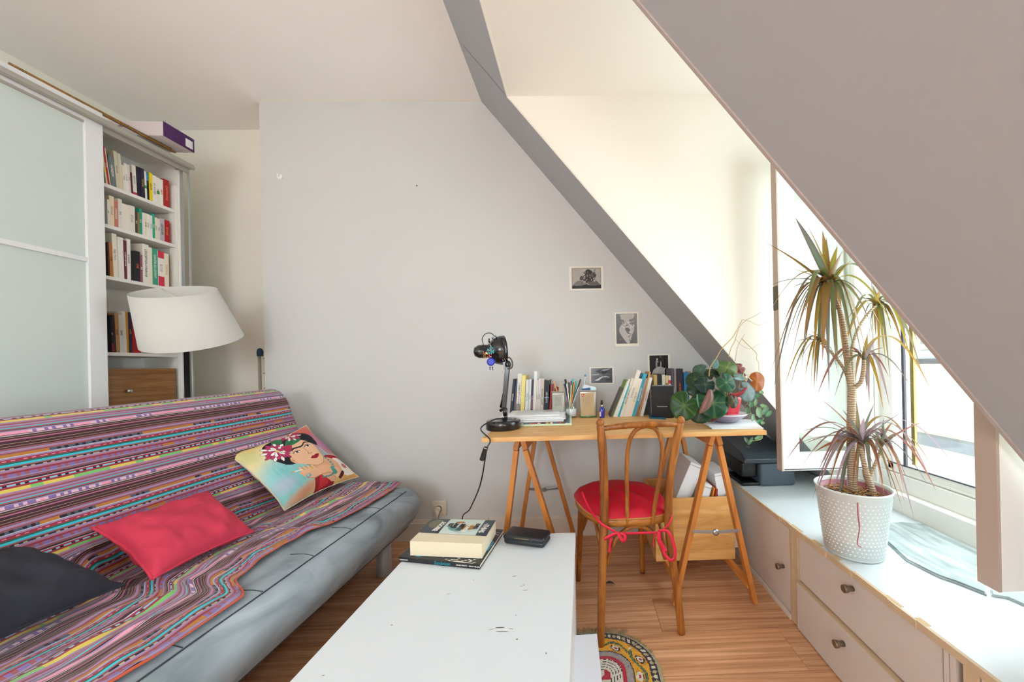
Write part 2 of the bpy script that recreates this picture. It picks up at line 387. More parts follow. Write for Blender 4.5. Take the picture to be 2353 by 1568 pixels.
# outlet with plug
pc = P(1010, 1168, Y=YB)
ot = thing('wall_outlet', 'square off-white wall socket with a white plug, low on the back wall', 'socket', pc)
om = mat('socket_plastic', '#dcd3c0', .4)
MB().rbox((pc.x-.047, YB-.010, pc.z-.047), (pc.x+.047, YB, pc.z+.047), .004).build('face_plate', om, ot)
MB().rbox((pc.x-.026, YB-.014, pc.z-.026), (pc.x+.026, YB-.008, pc.z+.026), .002).build('insert', om, ot)
MB().lathe([(.021, 0), (.021, .004)], (pc.x, YB-.017, pc.z), 28, (0, 1, 0)).build('socket_ring', mat('socket_ring_brown', '#6b5c48', .6), ot)  # plain dark brown disc around the plug
pl = thing('power_plug', 'white plug and its cable hanging from the wall socket', 'plug', (pc.x-.002, YB-.03, pc.z))
pm = mat('plug_plastic', '#e6e0d2', .4)
MB().lathe([(.014, 0), (.018, .003), (.019, .018), (.016, .02)], (pc.x, YB-.038, pc.z), 20, (0, 1, 0)).tube([(pc.x, YB-.032, pc.z-.005), (pc.x-.003, YB-.034, pc.z-.035), (pc.x-.004, YB-.034, pc.z-.05)], [.012, .007, .004], 10).build('plug_body', pm, pl)
MB().tube(bez([(pc.x-.004, YB-.034, pc.z-.05), (pc.x-.002, YB-.036, .10), (pc.x+.01, YB-.04, .03), (pc.x+.04, YB-.05, .006), (pc.x+.10, YB-.09, .005), (pc.x+.16, YB-.06, .005)]), .0035, 8).build('cable', pm, pl)
# small hook and nail on the wall
pc = P(644, 407, Y=YB)
hk = thing('wall_hook', 'small white flower-shaped hook on the upper left of the back wall', 'hook', pc)
hb = MB()
for k in range(6):
    a = k*PI/3; hb.ball((pc.x+.012*math.cos(a), YB-.004, pc.z+.012*math.sin(a)), .0075, 8, (1, .6, 1))
hb.lathe([(.011, 0), (.011, .005), (.006, .008)], (pc.x, YB-.001, pc.z), 16, (0, -1, 0)); hb.build('rosette', mat('hook_white', '#f2f0ec', .4), hk)
MB().tube([(pc.x, YB-.006, pc.z), (pc.x, YB-.02, pc.z-.002), (pc.x+.004, YB-.026, pc.z+.006)], .003, 8).build('peg', MAT['hook_white'], hk)
pc = P(958, 427, Y=YB); MBn = MB().lathe([(.0035, 0), (.0035, .004), (.001, .006)], (pc.x, YB, pc.z), 8, (0, -1, 0))
tag(MBn.build('nail', mat('nail_steel', '#4a4440', .4, .7)), 'lone tiny dark nail in the middle of the upper back wall', 'nail')
# ------------------------------------------------------------------ outside
fc = mat('facade_render', '#efe6d4', .9, noise=.04, nscale=.6)
fb = thing('building', 'cream rendered building across the street seen through the window', 'building', (9.5, 6, -12))
MB().box((9.5, -12, -12), (14, 30, 1.0)).build('facade', fc, fb)
MB().box((9.2, -12, -1.25), (9.5, 30, -.98)).build('string_course', mat('zinc_grey', '#8e9296', .6, noise=.1, nscale=3), fb)
MB().prism([(9.3, 1.0), (9.3, 1.16), (10.6, 3.1), (14, 3.3), (14, 1.0)], -12, 30).build('roof', mat('zinc_roof', '#c9ced4', .6), fb)
MB().tube([(9.22, -12, 1.02), (9.22, 30, 1.02)], .07, 8).build('gutter', mat('gutter_dark', '#5f5a5c', .6), fb)
wsh = mat('shutter_grey', '#e2d6bc', .8); wgl = mat('far_window_glass', '#8d979c', .2)
for y in (1.2, 3.6, 6.0, 8.4, 10.8, 13.2):
    for z in (-4.4, -7.6):
        f = MB().box((9.44, y, z), (9.52, y+1.2, z+1.9)).build('window_surround', wsh, fb)
        for q in (0, .6): MB().box((9.42, y+.08+q, z+.1), (9.45, y+.5+q, z+1.75)).build('pane', wgl, f)
    f = MB().box((9.35, y+.2, 1.35), (10.8, y+1.1, 2.9)).build('roof_dormer', wsh, fb)
    MB().box((9.32, y+.32, 1.5), (9.36, y+.98, 2.7)).build('pane', wgl, f)
# ================================================================== WARDROBE WALL
XD_ = -2.33
lacM = mat('wardrobe_lacquer', '#e4e6e8', .35, noise=.015, nscale=6)
inM = mat('shelf_white', '#e9e7e2', .5, noise=.02, nscale=5)
fg, nt, b = nodes('frosted_glass')
b.inputs['Base Color'].default_value = (*srgb('#f0fbf8'), 1); b.inputs['Transmission Weight'].default_value = .38
b.inputs['Roughness'].default_value = .24; b.inputs['IOR'].default_value = 1.3; b.inputs['Coat Weight'].default_value = .5; b.inputs['Coat Roughness'].default_value = .35
wd = thing('wardrobe', 'tall wardrobe with white frame, frosted sliding door and open book shelves', 'wardrobe', (-2.65, 1.0, 0))
YA, YE = -.75, 2.145
c = MB()
c.box((-2.96, YA, .0), (-2.94, YE, 2.36))                       # back
for y in (YA, .98, YE-.02): c.box((-2.94, y, 0), (-2.385, y+.02, 2.36))
c.box((-2.94, YA, 2.34), (-2.385, YE, 2.36)).box((-2.94, YA, .0), (-2.385, YE, .08))
c.build('carcass', inM, wd)
SH = [2.055, 1.850, 1.590, 1.205]
SHF = -2.375
SHD = -2.60
for z in SH:
    MB().box((SHD, 1.50, z-.018), (SHF, YE-.043, z)).build('shelf', inM, wd, bevel=.001)
for z in (1.95, 1.62, 1.29, .93): MB().box((-2.94, YA+.02, z-.018), (-2.39, .98, z)).build('shelf', inM, wd)
for z in (2.0, 1.64, 1.28, .93): MB().box((-2.94, 1.0, z-.018), (-2.39, 1.50, z)).build('shelf', inM, wd)
MB().box((-2.94, 1.48, .08), (-2.39, 1.50, 2.34)).build('divider', inM, wd)
MB().box((SHD-.01, 1.50, .08), (SHD, YE-.02, 2.34)).build('shelf_back', inM, wd)
MB().box((-2.41, YE-.042, .08), (-2.377, YE-.030, 2.20)).box((-2.50, YE-.028, .08), (-2.37, YE-.02, 2.30)).build('upright', inM, wd)
MB().box((-2.392, YE-.02, 0), (-2.372, YE, 2.33)).box((-2.36, YE+.012, 0), (-2.352, YE+.020, 2.35)).build('side_rail', mat('aluminium', '#c5c8c8', .35, .6), wd)
MB().box((-2.385, YA, 2.315), (-2.30, YE, 2.330)).box((-2.385, YA, 2.33), (-2.372, YE, 2.365)).box((-2.345, YA, 2.29), (-2.335, YE, 2.318)).box((-2.31, YA, 2.31), (-2.305, YE, 2.34)).build('top_track', mat('track_grey', '#a9a59c', .5), wd)
# wooden poles lying on top
wpM = wood('pole_wood', '#6e4a1c', '#a87a36', (2, 30, 30), .5)
pq = thing('wooden_rod', 'long thin wooden rod along the top front edge of the wardrobe', 'rod', (-2.34, 1.5, 2.385))
MB().rbox((-2.352, 1.55, 2.3765), (-2.340, 2.085, 2.3865), .003).build('rod', wpM, pq)
MB().tube([(-2.352, 1.50, 2.392), (-2.352, 2.07, 2.392)], .0055, 10).build('dowel', wpM, pq)
# sliding door
dr = MB(); y0, y1 = .72, 1.765; zt, zb = 2.375, .06; fw_ = .062
dr.box((-2.352, y0, zb), (-2.33, y0+fw_, zt)).box((-2.352, y1-fw_, zb), (-2.33, y1, zt)).box((-2.352, y0+fw_, zt-.075), (-2.33, y1-fw_, zt)).box((-2.352, y0+fw_, zb), (-2.33, y1-fw_, zb+.075))
dr.box((-2.350, y0+fw_, 1.628), (-2.331, y1-fw_, 1.650)).box((-2.350, y0+fw_, .86), (-2.331, y1-fw_, .882))
do = dr.build('sliding_door', lacM, wd, bevel=.0015)
for (za, zb_) in ((.135, .86), (.882, 1.628), (1.650, 2.300)):
    MB().box((-2.345, y0+fw_, za), (-2.341, y1-fw_, zb_)).build('frosted_pane', fg, do)
dl = MB().box((-2.384, YA, .06), (-2.36, .72+.03, 2.37)).build('rear_sliding_door', lacM, wd)
# drawer with walnut front and knob
wl_ = wood('walnut_front', '#6b4527', '#a9794b', (26, 1.6, 26), .45, c3='#8d6038', dist=1.2)
dwr = MB().box((-2.86, 1.52, .965), (-2.392, 2.075, .985)).box((-2.392, 1.52, .90), (-2.372, 2.086, 1.122)).build('drawer', wl_, wd, bevel=.001)
MB().lathe([(.004, 0), (.0035, .012), (.010, .016), (.011, .022), (.006, .028)], (-2.372, 1.862, 1.005), 16, (1, 0, 0)).build('knob', mat('brushed_steel', '#b8b4aa', .3, .9), dwr)
MB().box((-2.60, 1.52, 0.08), (-2.38, 2.085, .89)).build('lower_panel', inM, wd)
# ------------------------------------------------------------------ books
pgM = mat('book_pages', '#e9e1cd', .8, noise=.05, nscale=60)
inkD = mat('ink_black', '#1c1a1c', .6); inkW = mat('ink_white', '#f2efe8', .6); inkR = mat('ink_red', '#c2202c', .6); inkG = mat('ink_gold', '#c9a25a', .5)
INK = {'k': inkD, 'w': inkW, 'r': inkR, 'g': inkG, 'o': mat('ink_orange', '#ee7440', .6), 'b': mat('ink_teal', '#2a9dac', .6), 'e': mat('ink_green', '#3f9d5a', .6), 'l': mat('ink_grey', '#8a8a88', .6)}
ORD = ['first', 'second', 'third', 'fourth', 'fifth', 'sixth', 'seventh', 'eighth', 'ninth', 'tenth', 'eleventh', 'twelfth', 'thirteenth', 'fourteenth', 'fifteenth', 'sixteenth', 'seventeenth', 'eighteenth', 'nineteenth', 'twentieth', 'twenty-first', 'twenty-second']
def cmat(col, rough=.5): return mat('cover_'+col.lstrip('#'), col, rough, noise=.03, nscale=30)
def book(M4, t, h, d, col, label, group=None, title=None, ink='k', tsz=None, extra=None, flip=False):
    """book standing at M4: local x = thickness, y = depth (spine at y=0, facing -y), z = height"""
    e = bpy.data.objects.new('book', None)
    cv = MB(); g = min(.0016, t*.16)
    cv.box((0, 0, 0), (t, g*1.3, h)).box((0, g*1.3, 0), (g, d, h)).box((t-g, g*1.3, 0), (t, d, h))
    cv.x = Matrix.Identity(4)
    o = cv.build('book', cmat(col)); o.matrix_basis = M4; bpy.data.objects.remove(e)
    tag(o, label, 'book', group)
    pg = MB().box((g, g*1.3, .002), (t-g, d-.003, h-.002)).build('pages', pgM); pg.parent = o
    if title:
        sz = tsz or min(t*.62, .014)
        R = frame((t/2, -.0003, h*.52), (0, 0, -1) if not flip else (0, 0, 1), (1, 0, 0) if not flip else (-1, 0, 0))
        tx = text(title, sz, R, INK[ink]); tx.parent = o
    if extra:
        for (za, zb_, cc) in extra:
            q = MB().box((.0003, -.0004, h*za), (t-.0003, .0003, h*zb_)).build('band', cmat(cc)); q.parent = o
    return o
# rows inside the wardrobe: spines face +x, books run along y
def shelf_row(z, tops, items, rowname, group):
    """items: (px_left, px_right, height, colour, look, title, ink, extra, lean)"""
    for i, it in enumerate(items):
        pl_, pr, h, col, look, title, ink, extra, lean = (list(it)+[None]*9)[:9]
        ya = P(pl_, 500, X=SHF-.012).y; yb = P(pr, 500, X=SHF-.012).y
        t = yb-ya-.0004; lean = lean or 0
        M4 = Matrix.Translation((SHF-.012-(i % 3)*.0008, ya, z+.0006)) @ Matrix.Rotation(PI/2, 4, 'Z') @ Matrix.Rotation(-lean, 4, 'Y')
        book(M4, t, h, .120, col, f'{look}, {ORD[i]} from the left on {rowname}', group, title, ink or 'k', extra=extra)
W = '#e6dfd0'
shelf_row(SH[0], 0, [
 (246, 250, .19, '#d8c9a6', 'thin pale book with a yellow band', None, 'k', [(.3, .42, '#f0d238')], .1),
 (250, 255, .188, '#b8283c', 'crimson-spined paperback', 'LE JARDIN', 'w', None, .1),
 (255, 258, .185, '#e3cfae', 'thin cream leaning paperback', None, None, None, .1),
 (258, 270, .155, '#6f7c7e', 'slate grey book', 'HORIZON', 'w', None, .08),
 (270, 279, .190, '#cfc8ae', 'tall beige book', 'MEMOIRE', 'l', None, .06),
 (279, 286, .188, '#d5ceb6', 'tall pale beige book', None, None, None, .05),
 (286, 292, .135, W, 'short white paperback', 'RIVAGE', 'l', None, .05),
 (292, 299, .150, '#e9e6de', 'white paperback with grey lettering', 'LA PLAGE', 'l', None, .05),
 (299, 304, .150, '#dedad0', 'narrow white paperback', 'ROMAN', 'l', None, .04),
 (304, 308, .115, '#5a2430', 'short dark red paperback', None, None, None, .04),
 (308, 317, .160, '#e4e0d6', 'white paperback with a red foot', 'MERIDIEN', 'l', [(.02, .1, '#c8323a')], .03),
 (317, 326, .163, '#1e1730', 'dark violet hardback', None, None, None, .02),
 (326, 335, .163, '#231a3a', 'deep indigo hardback with gold lettering', 'ODYSSEE', 'g', None, .02),
 (335, 340, .155, '#e8e6e0', 'slim white book with a green tab', None, None, [(.4, .5, '#3a9c46')], .02),
 (340, 345, .155, '#151a26', 'black book with a blue top', None, None, [(.7, .98, '#2f8fc0')], .02),
 (345, 352, .160, '#f0d618', 'bright yellow book', 'ANALYSE', 'k', None, .0),
 (352, 362, .155, '#efece4', 'thick white paperback', 'LES ANNEES', 'l', None, 0),
 (362, 369, .152, '#ece8de', 'white paperback with a green square', 'SUD', 'k', [(.38, .5, '#4d9a3c')], 0),
 (369, 376, .150, '#f1ede6', 'white paperback with red lettering', 'LIBERTE', 'r', None, 0),
 (376, 379, .155, '#a5392e', 'thin brick-red book', None, None, None, 0),
 (379, 391, .162, '#b51f22', 'thick bright red book', 'CARTOUCHE', 'g', None, 0)], 'the top shelf', 'books on the top open shelf')
shelf_row(SH[1], 0, [
 (247, 252, .130, '#e7e3da', 'white paperback', 'LUNE', 'k', None, 0),
 (252, 263, .155, '#e9d8b8', 'wide cream paperback', 'VOYAGE', 'l', None, 0),
 (263, 272, .140, '#c77a6c', 'salmon pink paperback', 'CHRONIQUE', 'w', None, 0),
 (272, 281, .155, '#e3ded4', 'off-white paperback', 'EXIL', 'l', None, 0),
 (281, 297, .138, '#ebe4d8', 'very thick ivory book', None, None, None, 0),
 (297, 311, .142, '#e6dfd2', 'thick ivory book', 'ATLAS', 'l', None, 0),
 (311, 316, .120, '#3f3a38', 'short dark striped paperback', 'PISTES', 'w', None, 0),
 (316, 321, .120, '#8f7a3c', 'olive brown paperback', None, None, None, 0),
 (321, 327, .145, '#1f9a7e', 'emerald green book', 'SELVA', 'w', None, 0),
 (327, 332, .126, '#e6e1d6', 'thin white book', None, None, None, 0),
 (332, 338, .128, '#e4dfcc', 'thin cream book', 'CONTES', 'k', None, 0),
 (338, 344, .128, '#ece8e0', 'slim white paperback', 'LETTRES', 'l', None, 0),
 (344, 350, .126, '#e8e4dc', 'white paperback with blue lettering', 'JARDINS', 'b', None, 0),
 (350, 356, .140, '#2aa98a', 'slim jade green book', 'EAUX', 'w', None, 0),
 (356, 362, .125, '#e7dfc8', 'cream paperback', 'MIRAGE', 'l', None, 0),
 (362, 367, .122, '#dedad6', 'pale grey book', 'NORD', 'k', None, 0),
 (367, 378, .130, '#b9b3b8', 'lilac grey book', 'DETOURS', 'k', None, 0),
 (378, 390, .130, '#b41420', 'deep red book', 'ROUGE', 'g', None, 0)], 'the second shelf', 'books on the second open shelf')
shelf_row(SH[2], 0, [
 (247, 251, .170, '#43211b', 'dark brown book with red lettering', 'LE FEU', 'r', None, .02),
 (251, 259, .175, '#b8752f', 'ochre orange book', 'OCRE', 'k', None, .02),
 (259, 270, .225, '#eae2cf', 'tall cream book', 'Edgar Morin', 'l', None, .02),
 (270, 283, .215, '#e7e3dd', 'thick white book', None, None, None, .01),
 (283, 290, .205, '#6a1f36', 'burgundy book', 'LA SAISON DES PLUIES', 'w', None, .0),
 (290, 299, .218, '#ebe7df', 'white book with black lettering', 'LE SILENCE', 'k', None, 0),
 (299, 308, .160, '#141216', 'short black book', None, None, None, 0),
 (308, 320, .165, '#17131a', 'black book with bold orange letters', 'CHE', 'o', None, 0),
 (320, 326, .150, '#8c5460', 'short mottled rose book', 'REVE', 'w', None, 0),
 (326, 340, .215, '#e9e5db', 'tall white book lettered in black capitals', "L'EXCEPTION SYRIENNE", 'k', None, 0),
 (340, 348, .205, '#e8e0c8', 'plain cream book', None, None, None, 0),
 (348, 361, .205, '#3f9f83', 'sea green book', 'CONTES DU LEVANT', 'w', None, 0),
 (361, 375, .200, '#ece5dc', 'white book with crimson bands', 'ELOGE', 'l', [(.0, .28, '#d3304c'), (.80, 1.0, '#d3304c')], 0),
 (375, 386, .195, '#efe2cb', 'cream book with brown lettering', 'CHEMINS', 'g', None, 0)], 'the third shelf', 'books on the third open shelf')
shelf_row(SH[3], 0, [
 (251, 256, .18, '#201b26', 'black paperback with a red foot', 'NUIT', 'w', [(.02, .25, '#8f1f28')], .03),
 (256, 262, .19, '#3b2a26', 'dark brown paperback', None, None, None, .03),
 (262, 270, .20, '#b78550', 'tan paperback', 'DUNES', 'k', None, .03),
 (270, 279, .195, '#cfccc4', 'light grey paperback', 'ESSAIS', 'k', None, .02),
 (279, 286, .215, '#d9d3c6', 'tall off-white paperback', None, None, None, .02),
 (286, 291, .215, '#c08a2e', 'mustard yellow book', None, None, None, .01),
 (291, 298, .215, '#2b2440', 'navy book with a lilac tab', 'ECLIPSE', 'g', None, .01),
 (298, 318, .215, '#a4191c', 'wide dark red book', 'TERRE', 'w', None, 0)], 'the lowest open shelf', 'books on the lowest open shelf')
# things standing behind the frosted door, seen only as soft shapes
for i, (y0_, y1_, z, h, col, look) in enumerate([
 (-.1, .35, 1.95, .26, '#d8b050', 'straw-coloured box behind the frosted door, upper left'),
 (1.04, 1.42, 2.0, .22, '#d8b868', 'cream box behind the frosted door, topmost shelf'),
 (1.02, 1.22, 1.64, .28, '#d08a28', 'tan box behind the frosted door, second shelf left'),
 (1.23, 1.45, 1.64, .27, '#f0d070', 'pale yellow box behind the frosted door, second shelf right'),
 (1.06, 1.40, 1.28, .22, '#e6e4dc', 'white box behind the frosted door, third shelf')]):
    q = thing('storage_box', look, 'box', (-2.53, (y0_+y1_)/2, z))
    MB().rbox((-2.66, y0_, z+.001), (-2.40, y1_, z+h), .006).build('body', mat('box_'+col[1:], col, .7), q)
    MB().rbox((-2.665, y0_-.004, z+h-.03), (-2.395, y1_+.004, z+h+.008), .004).build('lid', MAT['box_'+col[1:]], q)
# purple cardboard box on top of the wardrobe
bx = thing('cardboard_box', 'purple and white printed box lying on top of the wardrobe near the corner', 'box', (-2.45, 2.0, 2.36))
BM = Matrix.Translation((-2.270, 1.962, 2.3985)) @ Matrix.Rotation(math.radians(2), 4, 'Z')
def bxp(a, b_, m_, nm, par=bx):
    q = MB(); q.x = BM; q.rbox(a, b_, .002); return q.build(nm, m_, par)
body = bxp((-.33, 0, 0), (0, .155, .078), mat('box_white', '#cfc7c8', .6), 'carton')
bxp((-.0005, -.001, -.001), (.004, .156, .079), mat('box_purple', '#4b1c5c', .45), 'purple_face', body)
bxp((.0035, .108, .012), (.005, .146, .058), mat('box_label', '#e6e3e6', .6), 'sticker', body)
M_ = BM @ frame((-.20, -.0015, .05), (1, 0, 0), (0, 0, 1)); text('oooxx', .022, M_, mat('purple_ink', '#4b3a60', .6), 'printing', body)
M_ = BM @ frame((.0045, .06, .04), (0, 1, 0), (0, 0, 1)); text('. . - .', .022, M_, mat('lilac_ink', '#8b5d9c', .6), 'printing', body)
# ------------------------------------------------------------------ floor lamp
fl_ = thing('floor_lamp', 'floor lamp with a tilted off-white drum shade behind the sofa', 'lamp', (-2.08, 1.88, 0))
blk = mat('lamp_black_metal', '#17161a', .35, .5)
MB().lathe([(.13, 0), (.13, .012), (.02, .022)], (-2.08, 1.88, 0), 36).build('base', blk, fl_)
MB().tube([(-2.08, 1.88, .015), (-2.08, 1.88, 1.28)], .0105, 14).build('pole', blk, fl_)
shM, nt, b = nodes('lamp_shade_fabric'); b.inputs['Base Color'].default_value = (*srgb('#d0cfca'), 1); b.inputs['Roughness'].default_value = .9
b.inputs['Transmission Weight'].default_value = 0
tc = nt.nodes.new('ShaderNodeTexCoord'); n = nt.nodes.new('ShaderNodeTexNoise'); n.inputs['Scale'].default_value = 300; bp = nt.nodes.new('ShaderNodeBump'); bp.inputs['Strength'].default_value = .08
nt.links.new(tc.outputs['Object'], n.inputs['Vector']); nt.links.new(n.outputs['Fac'], bp.inputs['Height']); nt.links.new(bp.outputs[0], b.inputs['Normal'])
SCN = Vector((-2.085, 1.881, 1.389)); SAX = Vector((.08, -.425, 1)).normalized()
def shade(rb, rt, hh, off): return [(rb-off, -hh/2), (rt-off, hh/2)]
q = MB().lathe([(.195, -.1325), (.154, .1325), (.1525, .1325), (.1935, -.1325), (.195, -.1325)], SCN, 64, SAX)
q.f = [f for f, k in zip(q.f, range(len(q.f))) if len(f) == 4]; q.sm = [True]*len(q.f)
so_ = q.build('lamp_shade', shM, fl_)
sp = MB(); Mx = Vector((0, 0, 1)).rotation_difference(SAX).to_matrix()
for a in (.6, .6+2*PI/3, .6+4*PI/3):
    sp.tube([SCN + Mx @ Vector((.0, 0, .09)), SCN + Mx @ Vector((.153*math.cos(a), .153*math.sin(a), .125))], .0028, 6)
sp.tube([SCN + Mx @ Vector((0, 0, .09)), SCN + Mx @ Vector((0, 0, -.05))], .014, 12).tube([SCN + Mx @ Vector((0, 0, -.05)), (-2.08, 1.88, 1.27)], .008, 8); sp.build('spider_fitting', mat('cream_metal', '#e5dfc9', .4), fl_)
# ------------------------------------------------------------------ clothes airer behind the sofa
ar = thing('clothes_airer', 'folded metal airer with a dark blue cap leaning in the niche', 'clothes airer', (-2.1, 2.3, 0))
am = mat('airer_metal', '#b9b09c', .45, .4)
a0 = P(596, 812, Y=2.33); q = MB(); 
q.tube([(a0.x, 2.33, .02), (a0.x, 2.33, a0.z)], .008, 10).tube([(a0.x+.033, 2.34, .02), (a0.x+.033, 2.34, a0.z-.03)], .0065, 8).tube([(a0.x+.07, 2.35, .02), (a0.x+.06, 2.35, a0.z-.03)], .004, 6)
for k in range(9):
    z = a0.z-.035-k*.098; q.tube([(a0.x+.02, 2.335, z), (a0.x+.36, 2.335, z)], .0035, 6)
q.build('wire_frame', am, ar)
MB().lathe([(.016, 0), (.017, .03), (.013, .045), (.004, .053)], (a0.x+.004, 2.33, a0.z-.02), 16).build('end_cap', mat('cap_blue', '#24425f', .5), ar)
# ================================================================== SOFA
SM, nt, b = nodes('sofa_grey_cotton'); N = nt.nodes; L = nt.links
tc = N.new('ShaderNodeTexCoord'); n = N.new('ShaderNodeTexNoise'); n.inputs['Scale'].default_value = 7; n.inputs['Detail'].default_value = 6; n.inputs['Distortion'].default_value = .8
mp = N.new('ShaderNodeMapping'); mp.inputs['Scale'].default_value = (1, .6, 1.6); L.new(tc.outputs['Object'], mp.inputs[0]); L.new(mp.outputs[0], n.inputs['Vector'])
r = N.new('ShaderNodeValToRGB'); r.color_ramp.elements[0].position = .3; r.color_ramp.elements[0].color = (*srgb('#7c8890'), 1); r.color_ramp.elements[1].position = .7; r.color_ramp.elements[1].color = (*srgb('#b0bcc6'), 1)
L.new(n.outputs['Fac'], r.inputs[0]); L.new(r.outputs[0], b.inputs['Base Color']); b.inputs['Roughness'].default_value = .8
n2 = N.new('ShaderNodeTexNoise'); n2.inputs['Scale'].default_value = 500; bp = N.new('ShaderNodeBump'); bp.inputs['Strength'].default_value = .2; bp.inputs['Distance'].default_value = .002
L.new(tc.outputs['Object'], n2.inputs['Vector']); L.new(n2.outputs['Fac'], bp.inputs['Height']); L.new(bp.outputs[0], b.inputs['Normal'])
sf = thing('sofa', 'grey fold-down sofa bed covered with a striped throw, along the left wall', 'sofa', (-1.4, 1.0, 0))
SY0, SY1 = -.02, 2.02
def sag(y, z): return z-.030*(2.0-y)*max(0, z-.43)/.55
def bend(prof, nseg=10):
    return [(p.x, p.z) for p in bez([(a, 0, c_) for a, c_ in prof], nseg*len(prof))]
seatP = [(-1.53, .395), (-1.45, .425), (-1.25, .430), (-1.06, .430), (-.985, .422), (-.935, .385), (-.918, .335), (-.935, .275), (-.975, .225), (-1.03, .190), (-1.12, .165), (-1.30, .165), (-1.52, .18)]
backP = [(-1.50, .40), (-1.545, .50), (-1.60, .66), (-1.655, .82), (-1.70, .93), (-1.74, .967), (-1.79, .965), (-1.815, .93), (-1.79, .82), (-1.73, .64), (-1.66, .44), (-1.60, .33), (-1.53, .32)]
def cushion(prof, name, wav=.006):
    pr = [p.x for p in []]; cl = bez([(a, 0, c_) for a, c_ in prof] + [(prof[0][0], 0, prof[0][1])], len(prof)*5)[:-1]; n = len(cl)
    cx = sum(p.x for p in cl)/n; cz = sum(p.z for p in cl)/n
    ys = [SY0+.0, SY0+.008, SY0+.03, SY0+.07] + [lerp(SY0+.1, SY1-.1, k/40) for k in range(41)] + [SY1-.07, SY1-.03, SY1-.008, SY1]
    mb = MB(); vs = []
    for y in ys:
        e = min(y-SY0, SY1-y); k = .70+.30*math.sqrt(max(0, 1-(1-min(e/.1, 1))**2))
        if name == 'backrest': k = .9+.1*math.sqrt(max(0, 1-(1-min(e/.06, 1))**2))
        for p in cl:
            w_ = wav*nz(p.x*6, y*9, p.z*9)
            vs.append((cx+(p.x-cx)*k+w_, y, sag(y, cz+(p.z-cz)*k+w_*.6)))
    fs = [(i*n+j, i*n+(j+1)%n, (i+1)*n+(j+1)%n, (i+1)*n+j) for i in range(len(ys)-1) for j in range(n)]
    mb.add(vs, fs, True); mb.f += [tuple(range(n)), tuple((len(ys)-1)*n+k for k in range(n))[::-1]]; mb.sm += [False, False]
    return mb.build(name, SM, sf)
sc_ = cushion(seatP, 'seat_mattress', .012); cushion(backP, 'backrest', .006)
seamM = mat('seam_dark_grey', '#3d3f44', .9)  # plain dark grey for the seam lines
sm_ = MB()
def seat_pt(x_or_i, y, t):
    cl = SEATC; k = t*(len(cl)-1); i = min(int(k), len(cl)-2); f = k-i; p = cl[i].lerp(cl[i+1], f)
    w_ = .012*nz(p.x*6, y*9, p.z*9); q_ = Vector((p.x+1.25, 0, p.z-.30)).normalized()*.0016; return Vector((p.x+w_+q_.x, y, p.z+w_*.6+q_.z))
SEATC = bez([(a, 0, c_) for a, c_ in seatP[3:11]], 60)
def srow(t, ya=SY0+.1, yb=SY1-.1, n_=60): sm_.tube([seat_pt(0, lerp(ya, yb, k/n_), t) for k in range(n_+1)], .0022, 5)
srow(.16); srow(.72)
for k in range(10):
    y = SY1-.13-k*.205
    sm_.tube([seat_pt(0, y, t/20) for t in range(0, 4)], .0016, 5)
    sm_.tube([seat_pt(0, y+.03, .70+t/50) for t in range(0, 8)], .0016, 5)
sm_.build('stitched_seam', seamM, sc_)
stM = mat('steel_grey_paint', '#a9adb2', .4, .2)
MB().box((-1.60, SY0+.1, .02), (-1.20, 1.885, .17)).build('storage_base', stM, sf, bevel=.003)
for y in (1.875, .1):
    for x in (-1.075, -1.62):
        MB().lathe([(.034, 0), (.035, .004), (.035, .19)], (x, y, 0), 24).build('leg', stM, sf)
# ------------------------------------------------------------------ striped throw
PAL = dict(ma='#43202f', cr='#bfa97e', pk='#b0687e', bl='#1e1826', mv='#9c86ab', wh='#c3ccd6', rd='#9a2a42', dg='#1c6350', cy='#38bccf', ro='#96585c', lb='#84c3d4', or_='#b5772f', sg='#46566c', gn='#7cc06c', ye='#d9c45a', pu='#7f6ba6', pl='#e39ab4')
PER = [(9,'ma'),(1,'cr'),(8,'ma'),(1,'cr'),(5,'ma'),(4,'ro'),(1,'bl'),(6,'mv'),(3,'pk'),(1,'bl'),(3,'ro'),(9,'I1'),(2,'wh'),(5,'mv'),(4,'rd'),(2,'T1'),(4,'rd'),(5,'dg'),(7,'cy'),(4,'ro'),(2,'bl'),(3,'T2'),(5,'mv'),(4,'pk'),(1,'bl'),(4,'rd'),(9,'I2'),(4,'mv'),(1,'bl'),(4,'ro'),(6,'ma'),(2,'wh'),(5,'rd'),(5,'T3'),(6,'rd'),(10,'I3'),(4,'mv'),(5,'pk'),(1,'bl'),(3,'ro'),(6,'mv'),(1,'bl'),(4,'pk'),(3,'cy'),(5,'ro'),(2,'bl'),(4,'mv'),(9,'I4'),(3,'ro'),(2,'wh'),(5,'ma'),(1,'cr'),(5,'ma'),(4,'pk')]
def stripe_col(key, u, seed):
    if key in PAL or key+'_' in PAL: return PAL.get(key) or PAL[key+'_']
    a = nz(u*14+seed, 3.1*seed); h = math.sin(u*330+seed)
    if key == 'I1': return PAL['or_'] if a > -.05 else (PAL['sg'] if h > -.2 else PAL['bl'])
    if key == 'I2': return PAL['or_'] if a > .1 else (PAL['pu'] if h > -.3 else PAL['ro'])
    if key == 'I3': return PAL['gn'] if a > 0 else PAL['ye']
    if key == 'I4': return PAL['pl'] if a > 0 else (PAL['pu'] if h > 0 else '#d8b7c9')
    if key == 'T1': return '#e2a0b4' if h > .1 else PAL['rd']
    if key == 'T2': return PAL['cr'] if h > 0 else PAL['bl']
    if key == 'T3': return PAL['lb'] if h > -.35 else PAL['bl']
TY0, TY1 = -.02, 2.005
